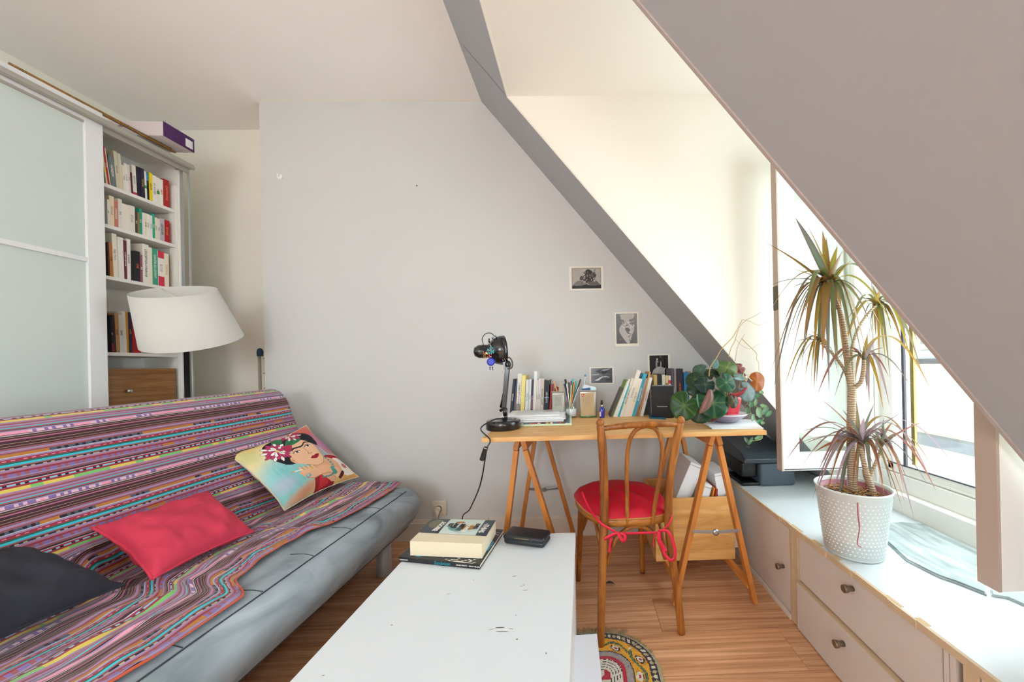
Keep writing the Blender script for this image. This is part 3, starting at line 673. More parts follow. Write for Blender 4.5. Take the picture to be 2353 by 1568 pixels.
# path of the throw in the x-z plane: behind the backrest, over its top, down the front, over the seat
tp = bez([(-1.83, 0, .70), (-1.835, 0, .86), (-1.828, 0, .94), (-1.79, 0, .982), (-1.735, 0, .986), (-1.685, 0, .945), (-1.64, 0, .83), (-1.585, 0, .665), (-1.528, 0, .51), (-1.49, 0, .452), (-1.42, 0, .441), (-1.25, 0, .443), (-1.08, 0, .443), (-.99, 0, .437)], 220)
acc = [0]
for a, c_ in zip(tp[:-1], tp[1:]): acc.append(acc[-1]+(c_-a).length)
def tpath(s_):
    s_ = max(0, min(s_, acc[-1]-1e-6)); import bisect
    i = bisect.bisect_right(acc, s_)-1; i = min(i, len(tp)-2); f = (s_-acc[i])/(acc[i+1]-acc[i])
    p = tp[i].lerp(tp[i+1], f); t = (tp[i+1]-tp[i]).normalized(); return p, Vector((-t.z, 0, t.x))
LT = acc[-1]
# front edge of the throw over y (how far short of the seat front it stops)
EDGE = [(-.1, .03), (.45, .04), (.62, .03), (.86, -.005), (1.02, .00), (1.12, .10), (1.25, .13), (1.42, .12), (1.50, .07), (1.70, .045), (1.86, .04), (2.02, .05)]
def edge_at(y):
    for (a, va), (b_, vb) in zip(EDGE[:-1], EDGE[1:]):
        if a <= y <= b_: t = (y-a)/(b_-a); t = t*t*(3-2*t); return lerp(va, vb, t)
    return EDGE[-1][1]
NC = 260
rows = [0.0]; keys = []; tot = 0; k = 0
while tot < LT*1000:
    w_, key = PER[k % len(PER)]
    nsub = max(1, int(round(w_/5)))
    for q in range(nsub): tot += w_/nsub; rows.append(min(tot/1000, LT)); keys.append((key, k))
    k += 1
def throw_pt(u, s_):
    y = lerp(TY0, TY1, u)
    seatness = max(0, min(1, (s_-.78)/.12)); sb = max(0, min(1, (s_-.30)/.15))
    lim = LT - edge_at(y)*seatness
    sc2 = s_*(1 - (1-lim/LT)*seatness**1.0)
    sc2 += seatness*(.008*nz(y*7+s_*3, s_*11)+.004*nz(y*17, s_*20, 4)) + sb*.002*nz(y*5, s_*10)
    p, nn = tpath(min(sc2, lim))
    h = .003 + seatness*(.014*abs(nz(y*5+sc2*9, sc2*18, 2.2)) + .016*max(0, nz(y*11-sc2*14, sc2*26, 5.1))) + .002*nz(y*4, sc2*8)*sb
    # end folds near the fold with the backrest
    f = seatness*(1-seatness)*4
    h += f*.01*abs(nz(y*9, 7.7))
    p = p + nn*h
    if seatness > .95 and lim-sc2 < .012: p = p - nn*min(h-.0035, .012)
    return Vector((p.x, y + .004*nz(s_*12, y*3), sag(y, p.z)))
mb = MB(); vs = []
for s_ in rows:
    for i in range(NC+1): vs.append(throw_pt(i/NC, s_))
fs = []; cols = []
for j in range(len(rows)-1):
    key, kk = keys[j]
    for i in range(NC):
        fs.append((j*(NC+1)+i, j*(NC+1)+i+1, (j+1)*(NC+1)+i+1, (j+1)*(NC+1)+i))
        c_ = stripe_col(key, i/NC*2, kk*.37)
        if j > len(rows)-4: c_ = '#c8542f'
        v_ = 1+.07*nz(i*.9, j*1.7); cols.append([min(1, q*v_) for q in srgb(c_)])
mb.add(vs, fs, True)
tho = mb.build('throw', vcol('woven_throw', .85, .2, .12, 300), None, colors=np.array(cols))
tag(tho, 'multicoloured striped woven throw draped over the sofa back and seat', 'throw')
q = tho.modifiers.new('thick', 'SOLIDIFY'); q.thickness = .0022; q.offset = 1
# folded-back corner of the throw hanging over the seat front
fo = MB(); pts = []
c0, c1, c2, c3 = Vector((-1.075, 1.40, .452)), Vector((-1.13, 1.13, .452)), Vector((-1.02, 1.26, .446)), Vector((-.995, 1.10, .437))
# ------------------------------------------------------------------ cushions
def pillow(name, label, cor, thick, material, parent_cat='cushion', n=40, colors=None, puff=.72, pinch=.10, wr=.006, seed=0, piping=None, back=None):
    """cor: four corners in order around (bottom-left, bottom-right, top-right, top-left)"""
    A, B, C, D = [Vector(p) for p in cor]; nn = ((B-A)+(C-D)).cross((D-A)+(C-B)).normalized()
    cen = (A+B+C+D)/4
    def surf(u, v, side):
        uu = u*2-1; vv = v*2-1
        # edges bow inwards between corners
        ku = 1-pinch*(1-vv*vv)*abs(uu)**3*.6; kv = 1-pinch*(1-uu*uu)*abs(vv)**3*.6
        a = (uu*ku+1)/2; b_ = (vv*kv+1)/2
        p = A*(1-a)*(1-b_)+B*a*(1-b_)+C*a*b_+D*(1-a)*b_
        h = max(0, (1-uu**4)*(1-vv**4))**puff * thick/2
        crease = wr*nz(uu*3.1+seed, vv*3.3+seed, side)*min(1, h/.02) + wr*.9*abs(nz(uu*8+seed, vv*2.5))*abs(uu)*min(1, h/.015)
        return p + nn*(side*h + crease*side)
    root = thing(name, label, parent_cat, cen)
    nu = nv = n
    if colors is not None: nu, nv = colors.w, colors.h
    f = MB().grid(lambda u, v: surf(u, v, 1), nu, nv); f.build('cover_front', material, root, colors=(colors.a.reshape(-1, 3) if colors is not None else None), fixn=False)
    g = MB().grid(lambda u, v: surf(u, v, -1), n, n); g.build('cover_back', back or (material if colors is None else mat('cushion_back_cloth', '#d9cdb4', .85)), root, fixn=False)
    if piping:
        pts = [surf(t, 0, 0) for t in np.linspace(0, 1, 24)] + [surf(1, t, 0) for t in np.linspace(0, 1, 24)][1:] + [surf(1-t, 1, 0) for t in np.linspace(0, 1, 24)][1:] + [surf(0, 1-t, 0) for t in np.linspace(0, 1, 24)][1:]
        pts = [p + nn*(.004*nz(i*.45, seed)) for i, p in enumerate(pts)]
        MB().tube(pts, piping, 8).build('piped_edge', material if colors is None else MAT['cushion_back_cloth'], root)
    return root, surf, nn
pkM = mat('coral_pink_cotton', '#c8344f', .85, noise=.09, nscale=12, bump=.18, bscale=350)
dkM = mat('charcoal_cotton', '#282a34', .9, noise=.1, nscale=10, bump=.18, bscale=350)
Pc = lambda u, v, **k: P(u, v, **k)
pillow('cushion', 'coral pink cushion with piped edge lying in the middle of the sofa', [P(350, 1332, Z=.475), P(582, 1222, Z=.475), P(478, 1130, X=-1.54), P(212, 1214, X=-1.54)], .10, pkM, seed=1.3, piping=.0042, wr=.012, pinch=.16)
pillow('cushion', 'charcoal cushion at the near left end of the sofa', [P(-190, 1560, Z=.50), P(286, 1345, Z=.48), P(30, 1262, X=-1.52), P(-330, 1330, X=-1.52)], .11, dkM, seed=5.2, piping=.004, wr=.010, pinch=.14)
# portrait print (dotted colour grid, x right, y up)
cv = Canvas(230, 230, '#e8c774')
cv.grad([(0, '#d98f4a'), (.18, '#e6cf86'), (.38, '#7fc3c4'), (.60, '#a6d3cf'), (.8, '#e2d39b'), (1, '#e8c774')], math.radians(115))
for (x, y, rx, ry, c_, t_) in [(.86, .72, .22, .24, '#cf4f86', .8), (.80, .93, .26, .13, '#e0583c', .85), (.95, .50, .12, .12, '#d4526c', .7), (.93, .60, .07, .06, '#a77fc0', .6), (.25, .08, .25, .07, '#d9632f', .6), (.2, .45, .16, .18, '#6fc3cb', .6), (.12, .28, .12, .1, '#c9a9d0', .35), (.05, .85, .09, .12, '#b7c08a', .6)]: [cv.ell(x, y, rx*(1.35-.11*k_), ry*(1.35-.11*k_), c_, .3, t_*.16) for k_ in range(10)]
rr = random.Random(4)
for _ in range(120):
    cv.ell(rr.uniform(.02, .45), rr.uniform(.1, .75), rr.uniform(.002, .009), rr.uniform(.002, .006), rr.choice(['#5f8f9a', '#c7a14e', '#d98a3a', '#8fd0cf']), 0, .35)
# red shawl, blouse
cv.blob([(.35, .0), (.42, .20), (.50, .30), (.60, .26), (.62, .0)], '#9c1a26'); cv.blob([(.66, .36), (.74, .44), (.88, .38), (1.0, .22), (1.0, .12), (.80, .20)], '#a51a28')
cv.blob([(.40, .02), (.47, .16), (.52, .22), (.55, .05)], '#c42c38'); cv.blob([(.72, .30), (.82, .36), (.97, .24), (.99, .08), (.84, .05), (.74, .14)], '#efe6da')
for a in range(10): cv.ell(.87+.030*math.cos(a*PI/5), .20+.030*math.sin(a*PI/5), .020, .007, '#b8324a', a*PI/5)
cv.ell(.87, .20, .012, .012, '#e9c65c')
# neck and shoulder
cv.blob([(.50, .40), (.70, .42), (.80, .32), (.78, .12), (.62, .04), (.54, .14), (.50, .26)], '#e2ac86')
# hair
cv.blob([(.20, .72), (.22, .86), (.34, .94), (.55, .97), (.74, .90), (.82, .78), (.78, .62), (.70, .70), (.50, .78), (.40, .66), (.40, .50), (.30, .50), (.22, .60)], '#1c1c24')
for k in range(70):
    t = k/70; cv.ell(.24+.5*t+.03*math.sin(k*3), .62+.28*math.sin(t*PI)*rr.uniform(.8, 1.05), .004, .0035, '#5d6270', 0, .8)
# face
cv.blob([(.375, .60), (.40, .74), (.50, .81), (.62, .80), (.715, .70), (.73, .55), (.71, .43), (.64, .345), (.55, .34), (.46, .41), (.395, .48)], '#f0bf9a')
cv.blob([(.345, .535), (.36, .58), (.39, .57), (.40, .50), (.375, .475)], '#e8b18c')
cv.line([(.36, .55), (.375, .52)], .006, '#8e5a44')
# joined brows
cv.blob([(.41, .655), (.47, .705), (.56, .695), (.60, .700), (.66, .735), (.71, .71), (.705, .70), (.655, .715), (.60, .680), (.56, .675), (.48, .680), (.42, .645)], '#1e1a20')
for (x, y) in ((.485, .625), (.655, .655)):
    cv.blob([(x-.045, y-.003), (x-.01, y+.018), (x+.04, y+.006), (x+.01, y-.014)], '#f6efe6'); cv.ell(x, y+.002, .014, .015, '#2a1c18')
    cv.line([(x-.05, y), (x-.012, y+.021), (x+.045, y+.008)], .009, '#1e1a20'); cv.line([(x-.03, y+.032), (x+.03, y+.033)], .005, '#b4765c')
cv.line([(.585, .66), (.595, .58), (.58, .545), (.60, .535), (.625, .545)], .006, '#b4765c'); cv.ell(.588, .543, .006, .004, '#8e4a3c'); cv.ell(.617, .543, .006, .004, '#8e4a3c')
cv.blob([(.56, .475), (.60, .50), (.625, .495), (.65, .505), (.69, .495), (.65, .455), (.61, .445)], '#a31226'); cv.line([(.565, .475), (.62, .482), (.685, .492)], .006, '#5d0a18')
cv.line([(.46, .41), (.55, .34), (.64, .345), (.71, .43), (.73, .55)], .005, '#7a4c3c')
# hand, arm, rings
cv.blob([(.30, .335), (.36, .36), (.46, .355), (.50, .30), (.60, .32), (.70, .26), (.76, .14), (.66, .08), (.62, .18), (.52, .20), (.42, .19), (.34, .24)], '#e9b58f')
for k in range(4): cv.blob([(.33+.045*k, .30), (.345+.045*k, .40-.01*k), (.375+.045*k, .41-.01*k), (.385+.045*k, .30)], '#eebd97'); cv.line([(.385+.045*k, .31), (.375+.045*k, .41-.01*k)], .005, '#8a5644')
cv.line([(.27, .385), (.36, .365)], .014, '#f4f1ea'); cv.line([(.255, .39), (.275, .383)], .014, '#e8843a')
cv.ell(.375, .255, .033, .022, '#7fa8b8'); cv.ell(.37, .26, .015, .009, '#b9d3db'); cv.ell(.47, .33, .018, .013, '#e0b83e')
cv.line([(.34, .24), (.42, .19), (.52, .20), (.62, .18), (.66, .08)], .005, '#7a4c3c')
# necklace and bracelet
for k in range(7):
    a = k/6; cv.ell(.715-.05*a+.035*math.sin(a*PI), .40-.24*a, .017, .016, '#4d8f8c'); cv.ell(.710-.05*a+.035*math.sin(a*PI), .405-.24*a, .005, .005, '#bfe0da')
cv.blob([(.66, .24), (.70, .25), (.71, .14), (.66, .13)], '#4d9a94')
for k in range(6): cv.ell(.52+.03*k, .155-.02*math.sin(k/5*PI), .015, .014, '#4d8f8c')
cv.ell(.695, .10, .022, .028, '#e8c9a0'); cv.blob([(.70, .07), (.78, .14), (.80, .10), (.73, .04)], '#5a1a20')
for k in range(5): cv.ell(.775+.006*k, .56-.028*k, .008, .010, '#c9cfd6')
# flowers and leaves
def flower(x, y, r_, c1, c2, n_=11):
    for lay, (rad, cc) in enumerate(((1, c1), (.8, c2), (.55, c1))):
        for k in range(n_):
            a = 2*PI*k/n_+lay*.3; cx, cy = x+r_*rad*.62*math.cos(a), y+r_*rad*.62*math.sin(a)
            cv.ell(cx, cy, r_*rad*.48, r_*.15, '#3a2330', a); cv.ell(cx, cy, r_*rad*.44, r_*.12, cc if (k+lay) % 3 else c2, a)
    cv.ell(x, y, r_*.12, r_*.12, '#e6c566')
cv.blob([(.42, .76), (.52, .86), (.62, .86), (.66, .79), (.54, .75)], '#2f7a4f'); cv.blob([(.34, .88), (.44, .98), (.52, .94), (.44, .84)], '#2f7a4f'); cv.line([(.44, .77), (.62, .83)], .006, '#1b4e36')
flower(.62, .93, .125, '#f4ecec', '#b62f58'); flower(.31, .74, .155, '#f7f2ee', '#c2386a')
cv.blob([(.38, .70), (.44, .78), (.50, .74), (.42, .66)], '#b62f58')
pillow('cushion', 'cushion printed with the portrait of a woman wearing flowers, far end of the sofa', [P(654, 1174, Z=.462), P(824, 1096, X=-1.32), P(703, 978, X=-1.60), P(524, 1046, X=-1.62)], .10, vcol('portrait_print', .8, 0, .1, 500), seed=2.7, colors=cv, wr=.004, pinch=.16, piping=.0025)
# ================================================================== COFFEE TABLE
TM, nt, b = nodes('worn_white_laminate'); N = nt.nodes; L = nt.links; b.inputs['Roughness'].default_value = .35
tc = N.new('ShaderNodeTexCoord'); v = N.new('ShaderNodeTexVoronoi'); mp = N.new('ShaderNodeMapping'); mp.inputs['Scale'].default_value = (3.2, 7, 1); mp.inputs['Rotation'].default_value = (0, 0, .5)
L.new(tc.outputs['Object'], mp.inputs[0]); L.new(mp.outputs[0], v.inputs['Vector']); v.inputs['Scale'].default_value = 1.6
b.inputs['Base Color'].default_value = (*srgb('#e4e8ea'), 1)
n = N.new('ShaderNodeTexNoise'); n.inputs['Scale'].default_value = 3; r = N.new('ShaderNodeValToRGB')
r.color_ramp.elements[0].color = (*srgb('#dbe4ea'), 1); r.color_ramp.elements[1].color = (*srgb('#e4ebf0'), 1); L.new(tc.outputs['Object'], n.inputs['Vector']); L.new(n.outputs['Fac'], r.inputs[0])
r2 = N.new('ShaderNodeValToRGB'); r2.color_ramp.elements[0].position = .012; r2.color_ramp.elements[0].color = (*srgb('#8d7a66'), 1); r2.color_ramp.elements[1].position = .02; r2.color_ramp.elements[1].color = (1, 1, 1, 1)
L.new(v.outputs['Distance'], r2.inputs[0]); mx = N.new('ShaderNodeMix'); mx.data_type = 'RGBA'; mx.blend_type = 'MULTIPLY'; mx.inputs[0].default_value = .85
L.new(r.outputs[0], mx.inputs[6]); L.new(r2.outputs[0], mx.inputs[7]); L.new(mx.outputs[2], b.inputs['Base Color'])
ct = thing('coffee_table', 'low white coffee table with worn scratched top in front of the sofa', 'coffee table', (-.34, .86, 0))
TX0, TX1, TYN, TYF, TZ = -.640, -.041, .30, 1.388, .42
MB().box((TX0, TYN, TZ-.035), (TX1, TYF, TZ)).build('tabletop', TM, ct, bevel=.0015)
lm = mat('table_side_laminate', '#dfe2e3', .4)
MB().box((TX1-.028, TYN+.02, .009), (TX1-.004, TYF-.006, TZ-.035)).build('side_panel', lm, ct); MB().box((TX0+.004, TYN+.02, 0), (TX0+.028, TYF-.10, TZ-.035)).build('side_panel', lm, ct)
MB().box((TX0+.028, TYN+.02, .12), (TX1-.028, TYF-.012, .14)).build('lower_shelf', lm, ct); MB().box((TX0+.028, TYF-.03, .14), (TX1-.028, TYF-.012, TZ-.035)).build('back_rail', lm, ct)
# chips and scratches that show the board under the laminate
sM = mat('bare_chipboard', '#80705f', .9)
for i, (u, v_, ln, wd_, an) in enumerate([(1182, 1325, .016, .003, .2), (1198, 1348, .010, .002, .3), (1204, 1345, .006, .003, .4), (1208, 1357, .018, .002, .1), (1149, 1443, .026, .004, 0), (1154, 1452, .034, .002, -.05), (1174, 1446, .012, .002, 0), (1130, 1447, .018, .0012, .35), (1188, 1470, .005, .004, 0), (1255, 1502, .004, .004, 0), (1030, 1366, .012, .0018, .4), (900, 1437, .006, .003, .2), (1186, 1415, .003, .003, 0), (1088, 1334, .003, .003, 0)]):
    p = P(u, v_, Z=TZ); q = MB(); n_ = 8; a = an
    q.add([(p.x+ln/2*math.cos(t)*math.cos(a)-wd_/2*math.sin(t)*math.sin(a), p.y+ln/2*math.cos(t)*math.sin(a)+wd_/2*math.sin(t)*math.cos(a), TZ+.0003) for t in [2*PI*k/n_ for k in range(n_)]], [tuple(range(n_))])
    q.build('chip', sM, ct)
# paper hanging at the near right side
pp = thing('sheet_of_paper', 'white sheet of paper sticking out beside the coffee table, over the rug', 'paper', (-.02, .85, .1))
pa = P(1331, 1474, Z=.012); 
pts = [P(1323, 1470, Z=.13), P(1372, 1470, Z=.13), P(1372, 1640, Z=.13), P(1312, 1640, Z=.13)]
q = MB().add([(TX1-.05, pts[0].y, .143), (pts[1].x, pts[1].y, .150), (pts[1].x+.012, pts[2].y-.06, .146), (TX1-.05, pts[2].y-.06, .143)], [(0, 1, 2, 3)])
q.build('sheet', mat('paper_white', '#e9ebf4', .7), pp, solid=.0015)
# ------------------------------------------------------------------ things on the coffee table
def slabbook(cor, z0, t, cov, pages, label, name='book', covt=.0012):
    """lying book: corners near-left, near-right, far-right, far-left"""
    o = thing(name, label, 'book', (*[(cor[0][i]+cor[2][i])/2 for i in (0, 1)], z0))
    def pr(inset, za, zb_):
        c_ = [Vector((p[0], p[1], 0)) for p in cor]; cc = sum(c_, Vector())/4; q_ = [p+(cc-p).normalized()*inset for p in c_]
        return MB().prism([(p.x, p.y) for p in q_], za, zb_, 'z')
    return o, pr
bl = [P(918, 1290, Z=TZ), P(1103, 1309, Z=TZ), P(1157, 1218, Z=TZ+.015), P(985, 1208, Z=TZ)]
bl[3] = bl[0] + (bl[2]-bl[1])*1.0
o, pr = slabbook(bl, TZ, .016, None, None, 'black comic album lying under the thick paperback on the coffee table')
bkM = mat('album_black', '#1b1e24', .3); pr(0, TZ+.0005, TZ+.0025).build('back_cover', bkM, o); pr(.003, TZ+.0025, TZ+.0135).build('pages', pgM, o); pr(0, TZ+.0135, TZ+.0155).build('front_cover', bkM, o)
A, B = bl[0], bl[1]; ex = (B-A).normalized(); ey = (bl[3]-A).normalized(); up_ = Vector((0, 0, 1)); nrm = ex.cross(up_)
MB().prism([(p.x, p.y) for p in (A+nrm*.002, B+nrm*.002, B-nrm*.001, A-nrm*.001)], TZ+.0005, TZ+.0155, 'z').build('spine', bkM, o)
def on_spine(s, t, size, ink, **k): text(s, size, frame(A+ex*((B-A).length*t)+nrm*.0024+up_*.008, (ex.x, ex.y, 0), (0, 0, 1)), ink, 'lettering', o, **k)
on_spine('Sandokan', .55, .016, INK['b']); on_spine('casterman', .06, .008, INK['w']); on_spine('HUGO PRATT - MINO MILANI', .86, .0065, INK['w'])
# line art on the album cover
art = MB(); rr = random.Random(3); Zt = TZ+.0158
def onc(u, v_): p = A+(B-A)*u+(bl[3]-A)*v_; return (p.x, p.y, Zt)
for k in range(34):
    u, v_ = rr.uniform(.80, .98), rr.uniform(.12, .9); a = rr.uniform(0, 3); l_ = rr.uniform(.01, .035); w_ = rr.uniform(.003, .012)
    art.add([onc(u-l_, v_), onc(u, v_-w_), onc(u+l_, v_+w_*.4), onc(u+l_*.2, v_+w_)], [(0, 1, 2, 3)])
for k in range(16):
    u, v_ = rr.uniform(.52, .95), rr.uniform(.02, .10); art.add([onc(u-.02, v_), onc(u, v_-.008), onc(u+.025, v_+.004), onc(u, v_+.012)], [(0, 1, 2, 3)])
art.add([onc(.60, .015), onc(.75, .03), onc(.93, .01), onc(.90, .005), onc(.7, .008)], [(0, 1, 2, 3, 4)])
tag(art.build('cover_drawing', inkW, o), kind='stuff')
a2 = MB(); a2.lathe([(.012, 0), (.016, .0003)], onc(.22, .10), 20); a2.add([onc(.965, .35), onc(.985, .35), onc(.985, .6), onc(.965, .62)], [(0, 1, 2, 3)]); a2.build('blue_print', mat('album_cyan', '#2aa5c8', .4), o)
ZB = TZ+.0162
th = [P(942, 1276, Z=ZB+.002), P(1108, 1283, Z=ZB+.002), P(1140, 1226, Z=ZB+.002), None]
th[3] = th[0]+(th[2]-th[1])*1.0
H_ = .050
o, pr = slabbook(th, ZB, H_, None, None, 'thick cream-paged paperback on top of the black album on the coffee table')
pgc = mat('thick_book_pages', '#e8dcc0', .8, noise=.03, nscale=80)
pr(0, ZB+.0005, ZB+.0015).build('back_cover', mat('paperback_cover', '#dfe6e2', .4), o); pr(.001, ZB+.0015, ZB+H_).build('pages', pgc, o)
# front cover, printed
cv = Canvas(120, 150, '#cfe0da')
cv.poly([(0, 0), (.30, 0), (.30, 1), (0, 1)], '#3a4046'); cv.poly([(.84, 0), (1, 0), (1, 1), (.84, 1)], '#3a4550'); cv.ell(.66, .42, .11, .17, '#a57c3a'); cv.ell(.50, .75, .07, .07, '#c98a3c'); cv.ell(.48, .30, .09, .16, '#86b3b0', .4); cv.ell(.70, .62, .05, .06, '#d9c9a6'); cv.ell(.14, .6, .10, .3, '#6e6b52')
tc_ = [th[0]+up_*(H_+.0), th[1]+up_*(H_+.0), th[2]+up_*(H_+.0), th[3]+up_*(H_+.0)]
tc_[0] = th[0]+(th[3]-th[0])*.36+up_*(H_+.010); tc_[1] = th[1]+(th[2]-th[1])*.30+up_*(H_+.004)
def cvp(u, v_):
    p = (tc_[0]*(1-u)+tc_[1]*u)*(1-v_)+(tc_[3]*(1-u)+tc_[2]*u)*v_; return Vector((p.x, p.y, ZB+H_+.0022+.004*(1-v_)*v_*2))
mb_ = MB(); cc_ = printed(mb_, cvp, cv); mb_.build('front_cover', vcol('print_gloss', .3), o, colors=cc_, solid=.0008)
for s, u_, sz, ik in (('GREGOIRE', .24, .026, inkW), ('EST', .38, .024, inkD), ('SANS', .46, .024, inkD), ('LE RESTE', .56, .024, inkD), ('DU MONDE', .66, .022, inkW), ('EDITE', .78, .02, inkD), ('MATHIAS', .91, .028, inkW)):
    p = cvp(u_, .5); text(s, sz, frame((p.x, p.y, p.z+.0016), tuple(-(tc_[3]-tc_[0])), tuple(tc_[1]-tc_[0])), ik, 'lettering', o, bold=.0006)
# spectacle case
gc = P(1214, 1243, Z=TZ); gm_ = thing('glasses_case', 'black sunglasses case lying on the far right of the coffee table', 'case', (gc.x, gc.y, TZ))
R_ = Matrix.Translation((-.222, 1.322, TZ+.0005)) @ Matrix.Rotation(math.radians(-17), 4, 'Z')
lea = mat('case_leather', '#1d2229', .32, bump=.1, bscale=300)
def cas(z0, z1, sx, sy, nm, mtx=R_):
    q = MB(); q.x = mtx; q.rbox((-sx, -sy, z0), (sx, sy, z1), .014, 4); return q.build(nm, lea, gm_)
cas(.0, .026, .083, .036, 'case_bottom'); cas(.018, .040, .084, .037, 'case_lid', R_ @ Matrix.Rotation(.05, 4, 'X'))
text('- - - - - - - -', .012, R_ @ frame((-.005, -.0378, .031), (1, 0, 0), (0, 0, 1)), inkG, 'gold_lettering', gm_, bold=.0004)
# white cable on the floor by the sofa
tag(MB().tube(bez([P(838, 1410, Z=.004), P(842, 1385, Z=.006), P(856, 1372, Z=.03), P(880, 1368, Z=.012), P(905, 1330, Z=.006)], 30), .003, 8).build('cable', mat('cable_white', '#dcd8d0', .5), None), 'thin white cable curling on the floor beside the coffee table', 'cable')
# ================================================================== DESK
pine = wood('pine_top', '#c98c4c', '#e9bf85', (2.2, 22, 22), .42, c3='#dba866', dist=1.4, bump=.06, knots=True)
DX0, DX1, DYN, DYF, DZ = -.422, .768, 1.445, 2.205, .795
dk = thing('desk', 'pine board desk top resting on two wooden trestles against the back wall', 'desk', ((DX0+DX1)/2, 1.8, DZ))
MB().box((DX0, DYN, DZ-.019), (DX1, DYF, DZ)).build('board', pine, dk, bevel=.0012)
trw = wood('trestle_pine', '#a8642a', '#d9924a', (14, 14, 2.2), .45, c3='#c67d38', dist=1.0, bump=.08)
trw2 = wood('trestle_bar_pine', '#a8642a', '#dd9a52', (14, 2.2, 14), .45, c3='#c67d38', dist=1.0, bump=.08)
zinc = mat('zinc_steel', '#b6bcc0', .3, .9)
def trestle(name, label, fa, ra, feet, grp=None):
    """fa, ra: front and rear apex (x, y); feet: front-left, front-right, rear-left, rear-right (x, y)"""
    t = thing('trestle', label, 'trestle', (fa[0], (fa[1]+ra[1])/2, 0)); zt = DZ-.0205
    ax = Vector((ra[0]-fa[0], ra[1]-fa[1], 0)).normalized(); sx = Vector((ax.y, -ax.x, 0))
    f3 = Vector((fa[0], fa[1], zt-.026)); r3 = Vector((ra[0], ra[1], zt-.026))
    for s_, k in ((-1, 0), (1, 1)):
        tilt = (Vector((0, 0, 1))+sx*(-.28*s_)).normalized()
        MB().bar(f3+sx*.016*s_-ax*.02, r3+sx*.016*s_+ax*.02, .022, .048, tilt).build('top_bar', trw2, t, bevel=.0015)
        for ap, ft in ((f3, feet[k]), (r3, feet[2+k])):
            d = Vector((ft[0], ft[1], 0))
            top = ap+sx*.020*s_+Vector((0, 0, -.026)); L_ = (d-top).normalized()
            bot = top + L_*((.0+top.z)/-L_.z)
            bot = bot + Vector((0, 0, .008)); MB().bar(top, bot, .021, .034, tuple(ax)).build('leg', trw, t, bevel=.001)
        a = Vector((*feet[k], .0865)); b_ = Vector((*feet[2+k], .0865)); c_ = (Vector((fa[0], fa[1], 0))-a); c_.z = 0
        a = a+(Vector((fa[0], fa[1], .0865))-a)*.12; b_ = b_+(Vector((ra[0], ra[1], .0865))-b_)*.12
        MB().bar(a, b_, .018, .034).build('lower_rail', trw2, t, bevel=.001)
    z = .345
    for ap, i0 in ((f3, 0), (r3, 2)):
        k_ = 1-z/(DZ-.05); y_ = -.014 if i0 == 0 else .014
        a = Vector((*feet[i0], 0)).lerp(ap, 1-k_) + ax*y_*1.3; b_ = Vector((*feet[i0+1], 0)).lerp(ap, 1-k_) + ax*y_*1.3
        a.z = b_.z = z; mid = (a+b_)/2+Vector((0, 0, -.006))
        q = MB(); q.bar(a-(b_-a)*.04, mid, .003, .014).bar(mid, b_+(b_-a)*.04, .003, .014)
        q.bar(a+(b_-a)*.13, mid-(b_-a)*.06, .007, .008).bar(mid+(b_-a)*.06, b_-(b_-a)*.13, .007, .008)
        q.lathe([(.014, -.004), (.014, .004), (.006, .006)], mid, 16, tuple(-ax if i0 == 0 else ax))
        for e in (a, b_): q.lathe([(.006, -.004), (.006, .005)], e, 10, tuple(-ax if i0 == 0 else ax))
        q.build('folding_brace', zinc, t)
    return t
def xy(u, v, **k): p = P(u, v, **k); return (p.x, p.y)
fr = P(1641, 1020, Y=1.52); 
trestle('t', 'right-hand pine trestle under the desk, in front of the wooden crate', (fr.x, 1.52), (fr.x-.015, 2.08), [xy(1549, 1392, Y=1.555), xy(1733, 1392, Y=1.545), (.355, 2.11), (.715, 2.11)])
fr = P(1197, 1020, Y=1.53)
trestle('t', 'left-hand pine trestle under the desk near the socket', (fr.x, 1.53), (fr.x+.015, 2.08), [(-.40, 1.55), (-.055, 1.55), (-.405, 2.12), (-.06, 2.12)])
lb = MB(); p = P(1630, 1035, Y=1.52)
# ------------------------------------------------------------------ desk lamp
lx, ly = -.378, 1.655
dl = thing('desk_lamp', 'black jointed desk lamp with trinkets hung on it, left end of the desk', 'lamp', (lx, ly, DZ))
bl_ = mat('black_enamel', '#121116', .22, coat=.6)
MB().lathe([(.078, 0), (.082, .006), (.080, .012), (.0815, .014), (.081, .034), (.076, .042), (.055, .044), (.045, .041), (.012, .043), (.010, .05)], (lx, ly, DZ), 48).build('base', bl_, dl)
Q = lambda u, v, dy=0: P(u, v, Y=ly+dy)
j0 = Vector((lx+.012, ly, DZ+.04)); j1 = Q(1160, 938); j2 = Q(1167, 838); j3 = Q(1137, 776)
MB().tube([j0, j0+Vector((0, 0, .03))], .008, 10).tube([j0+Vector((-.003, 0, .02)), j1], [.010, .012], 10).build('lower_joint', bl_, dl)
MB().bar(j1+Vector((-.004, 0, 0)), j2, .022, .018, (0, 1, 0)).build('lower_arm', bl_, dl, bevel=.003)
MB().tube([Q(1149, 945), Q(1160, 935)], .007, 8).tube([Q(1150, 937), Q(1157, 903)], .0045, 8).tube([Q(1157, 903), Q(1165, 903)], .004, 8).build('spring_lever', bl_, dl)
MB().ball(j2, .015, 14, (1, .9, 1.3)).tube(bez([Q(1158, 824, -.008), Q(1170, 822, -.008), Q(1177, 832, -.008), Q(1176, 845, -.008), Q(1166, 848, -.008)], 12), .0035, 8).bar(Q(1160, 832), Q(1164, 850), .018, .012, (0, 1, 0)).build('elbow_joint', bl_, dl)
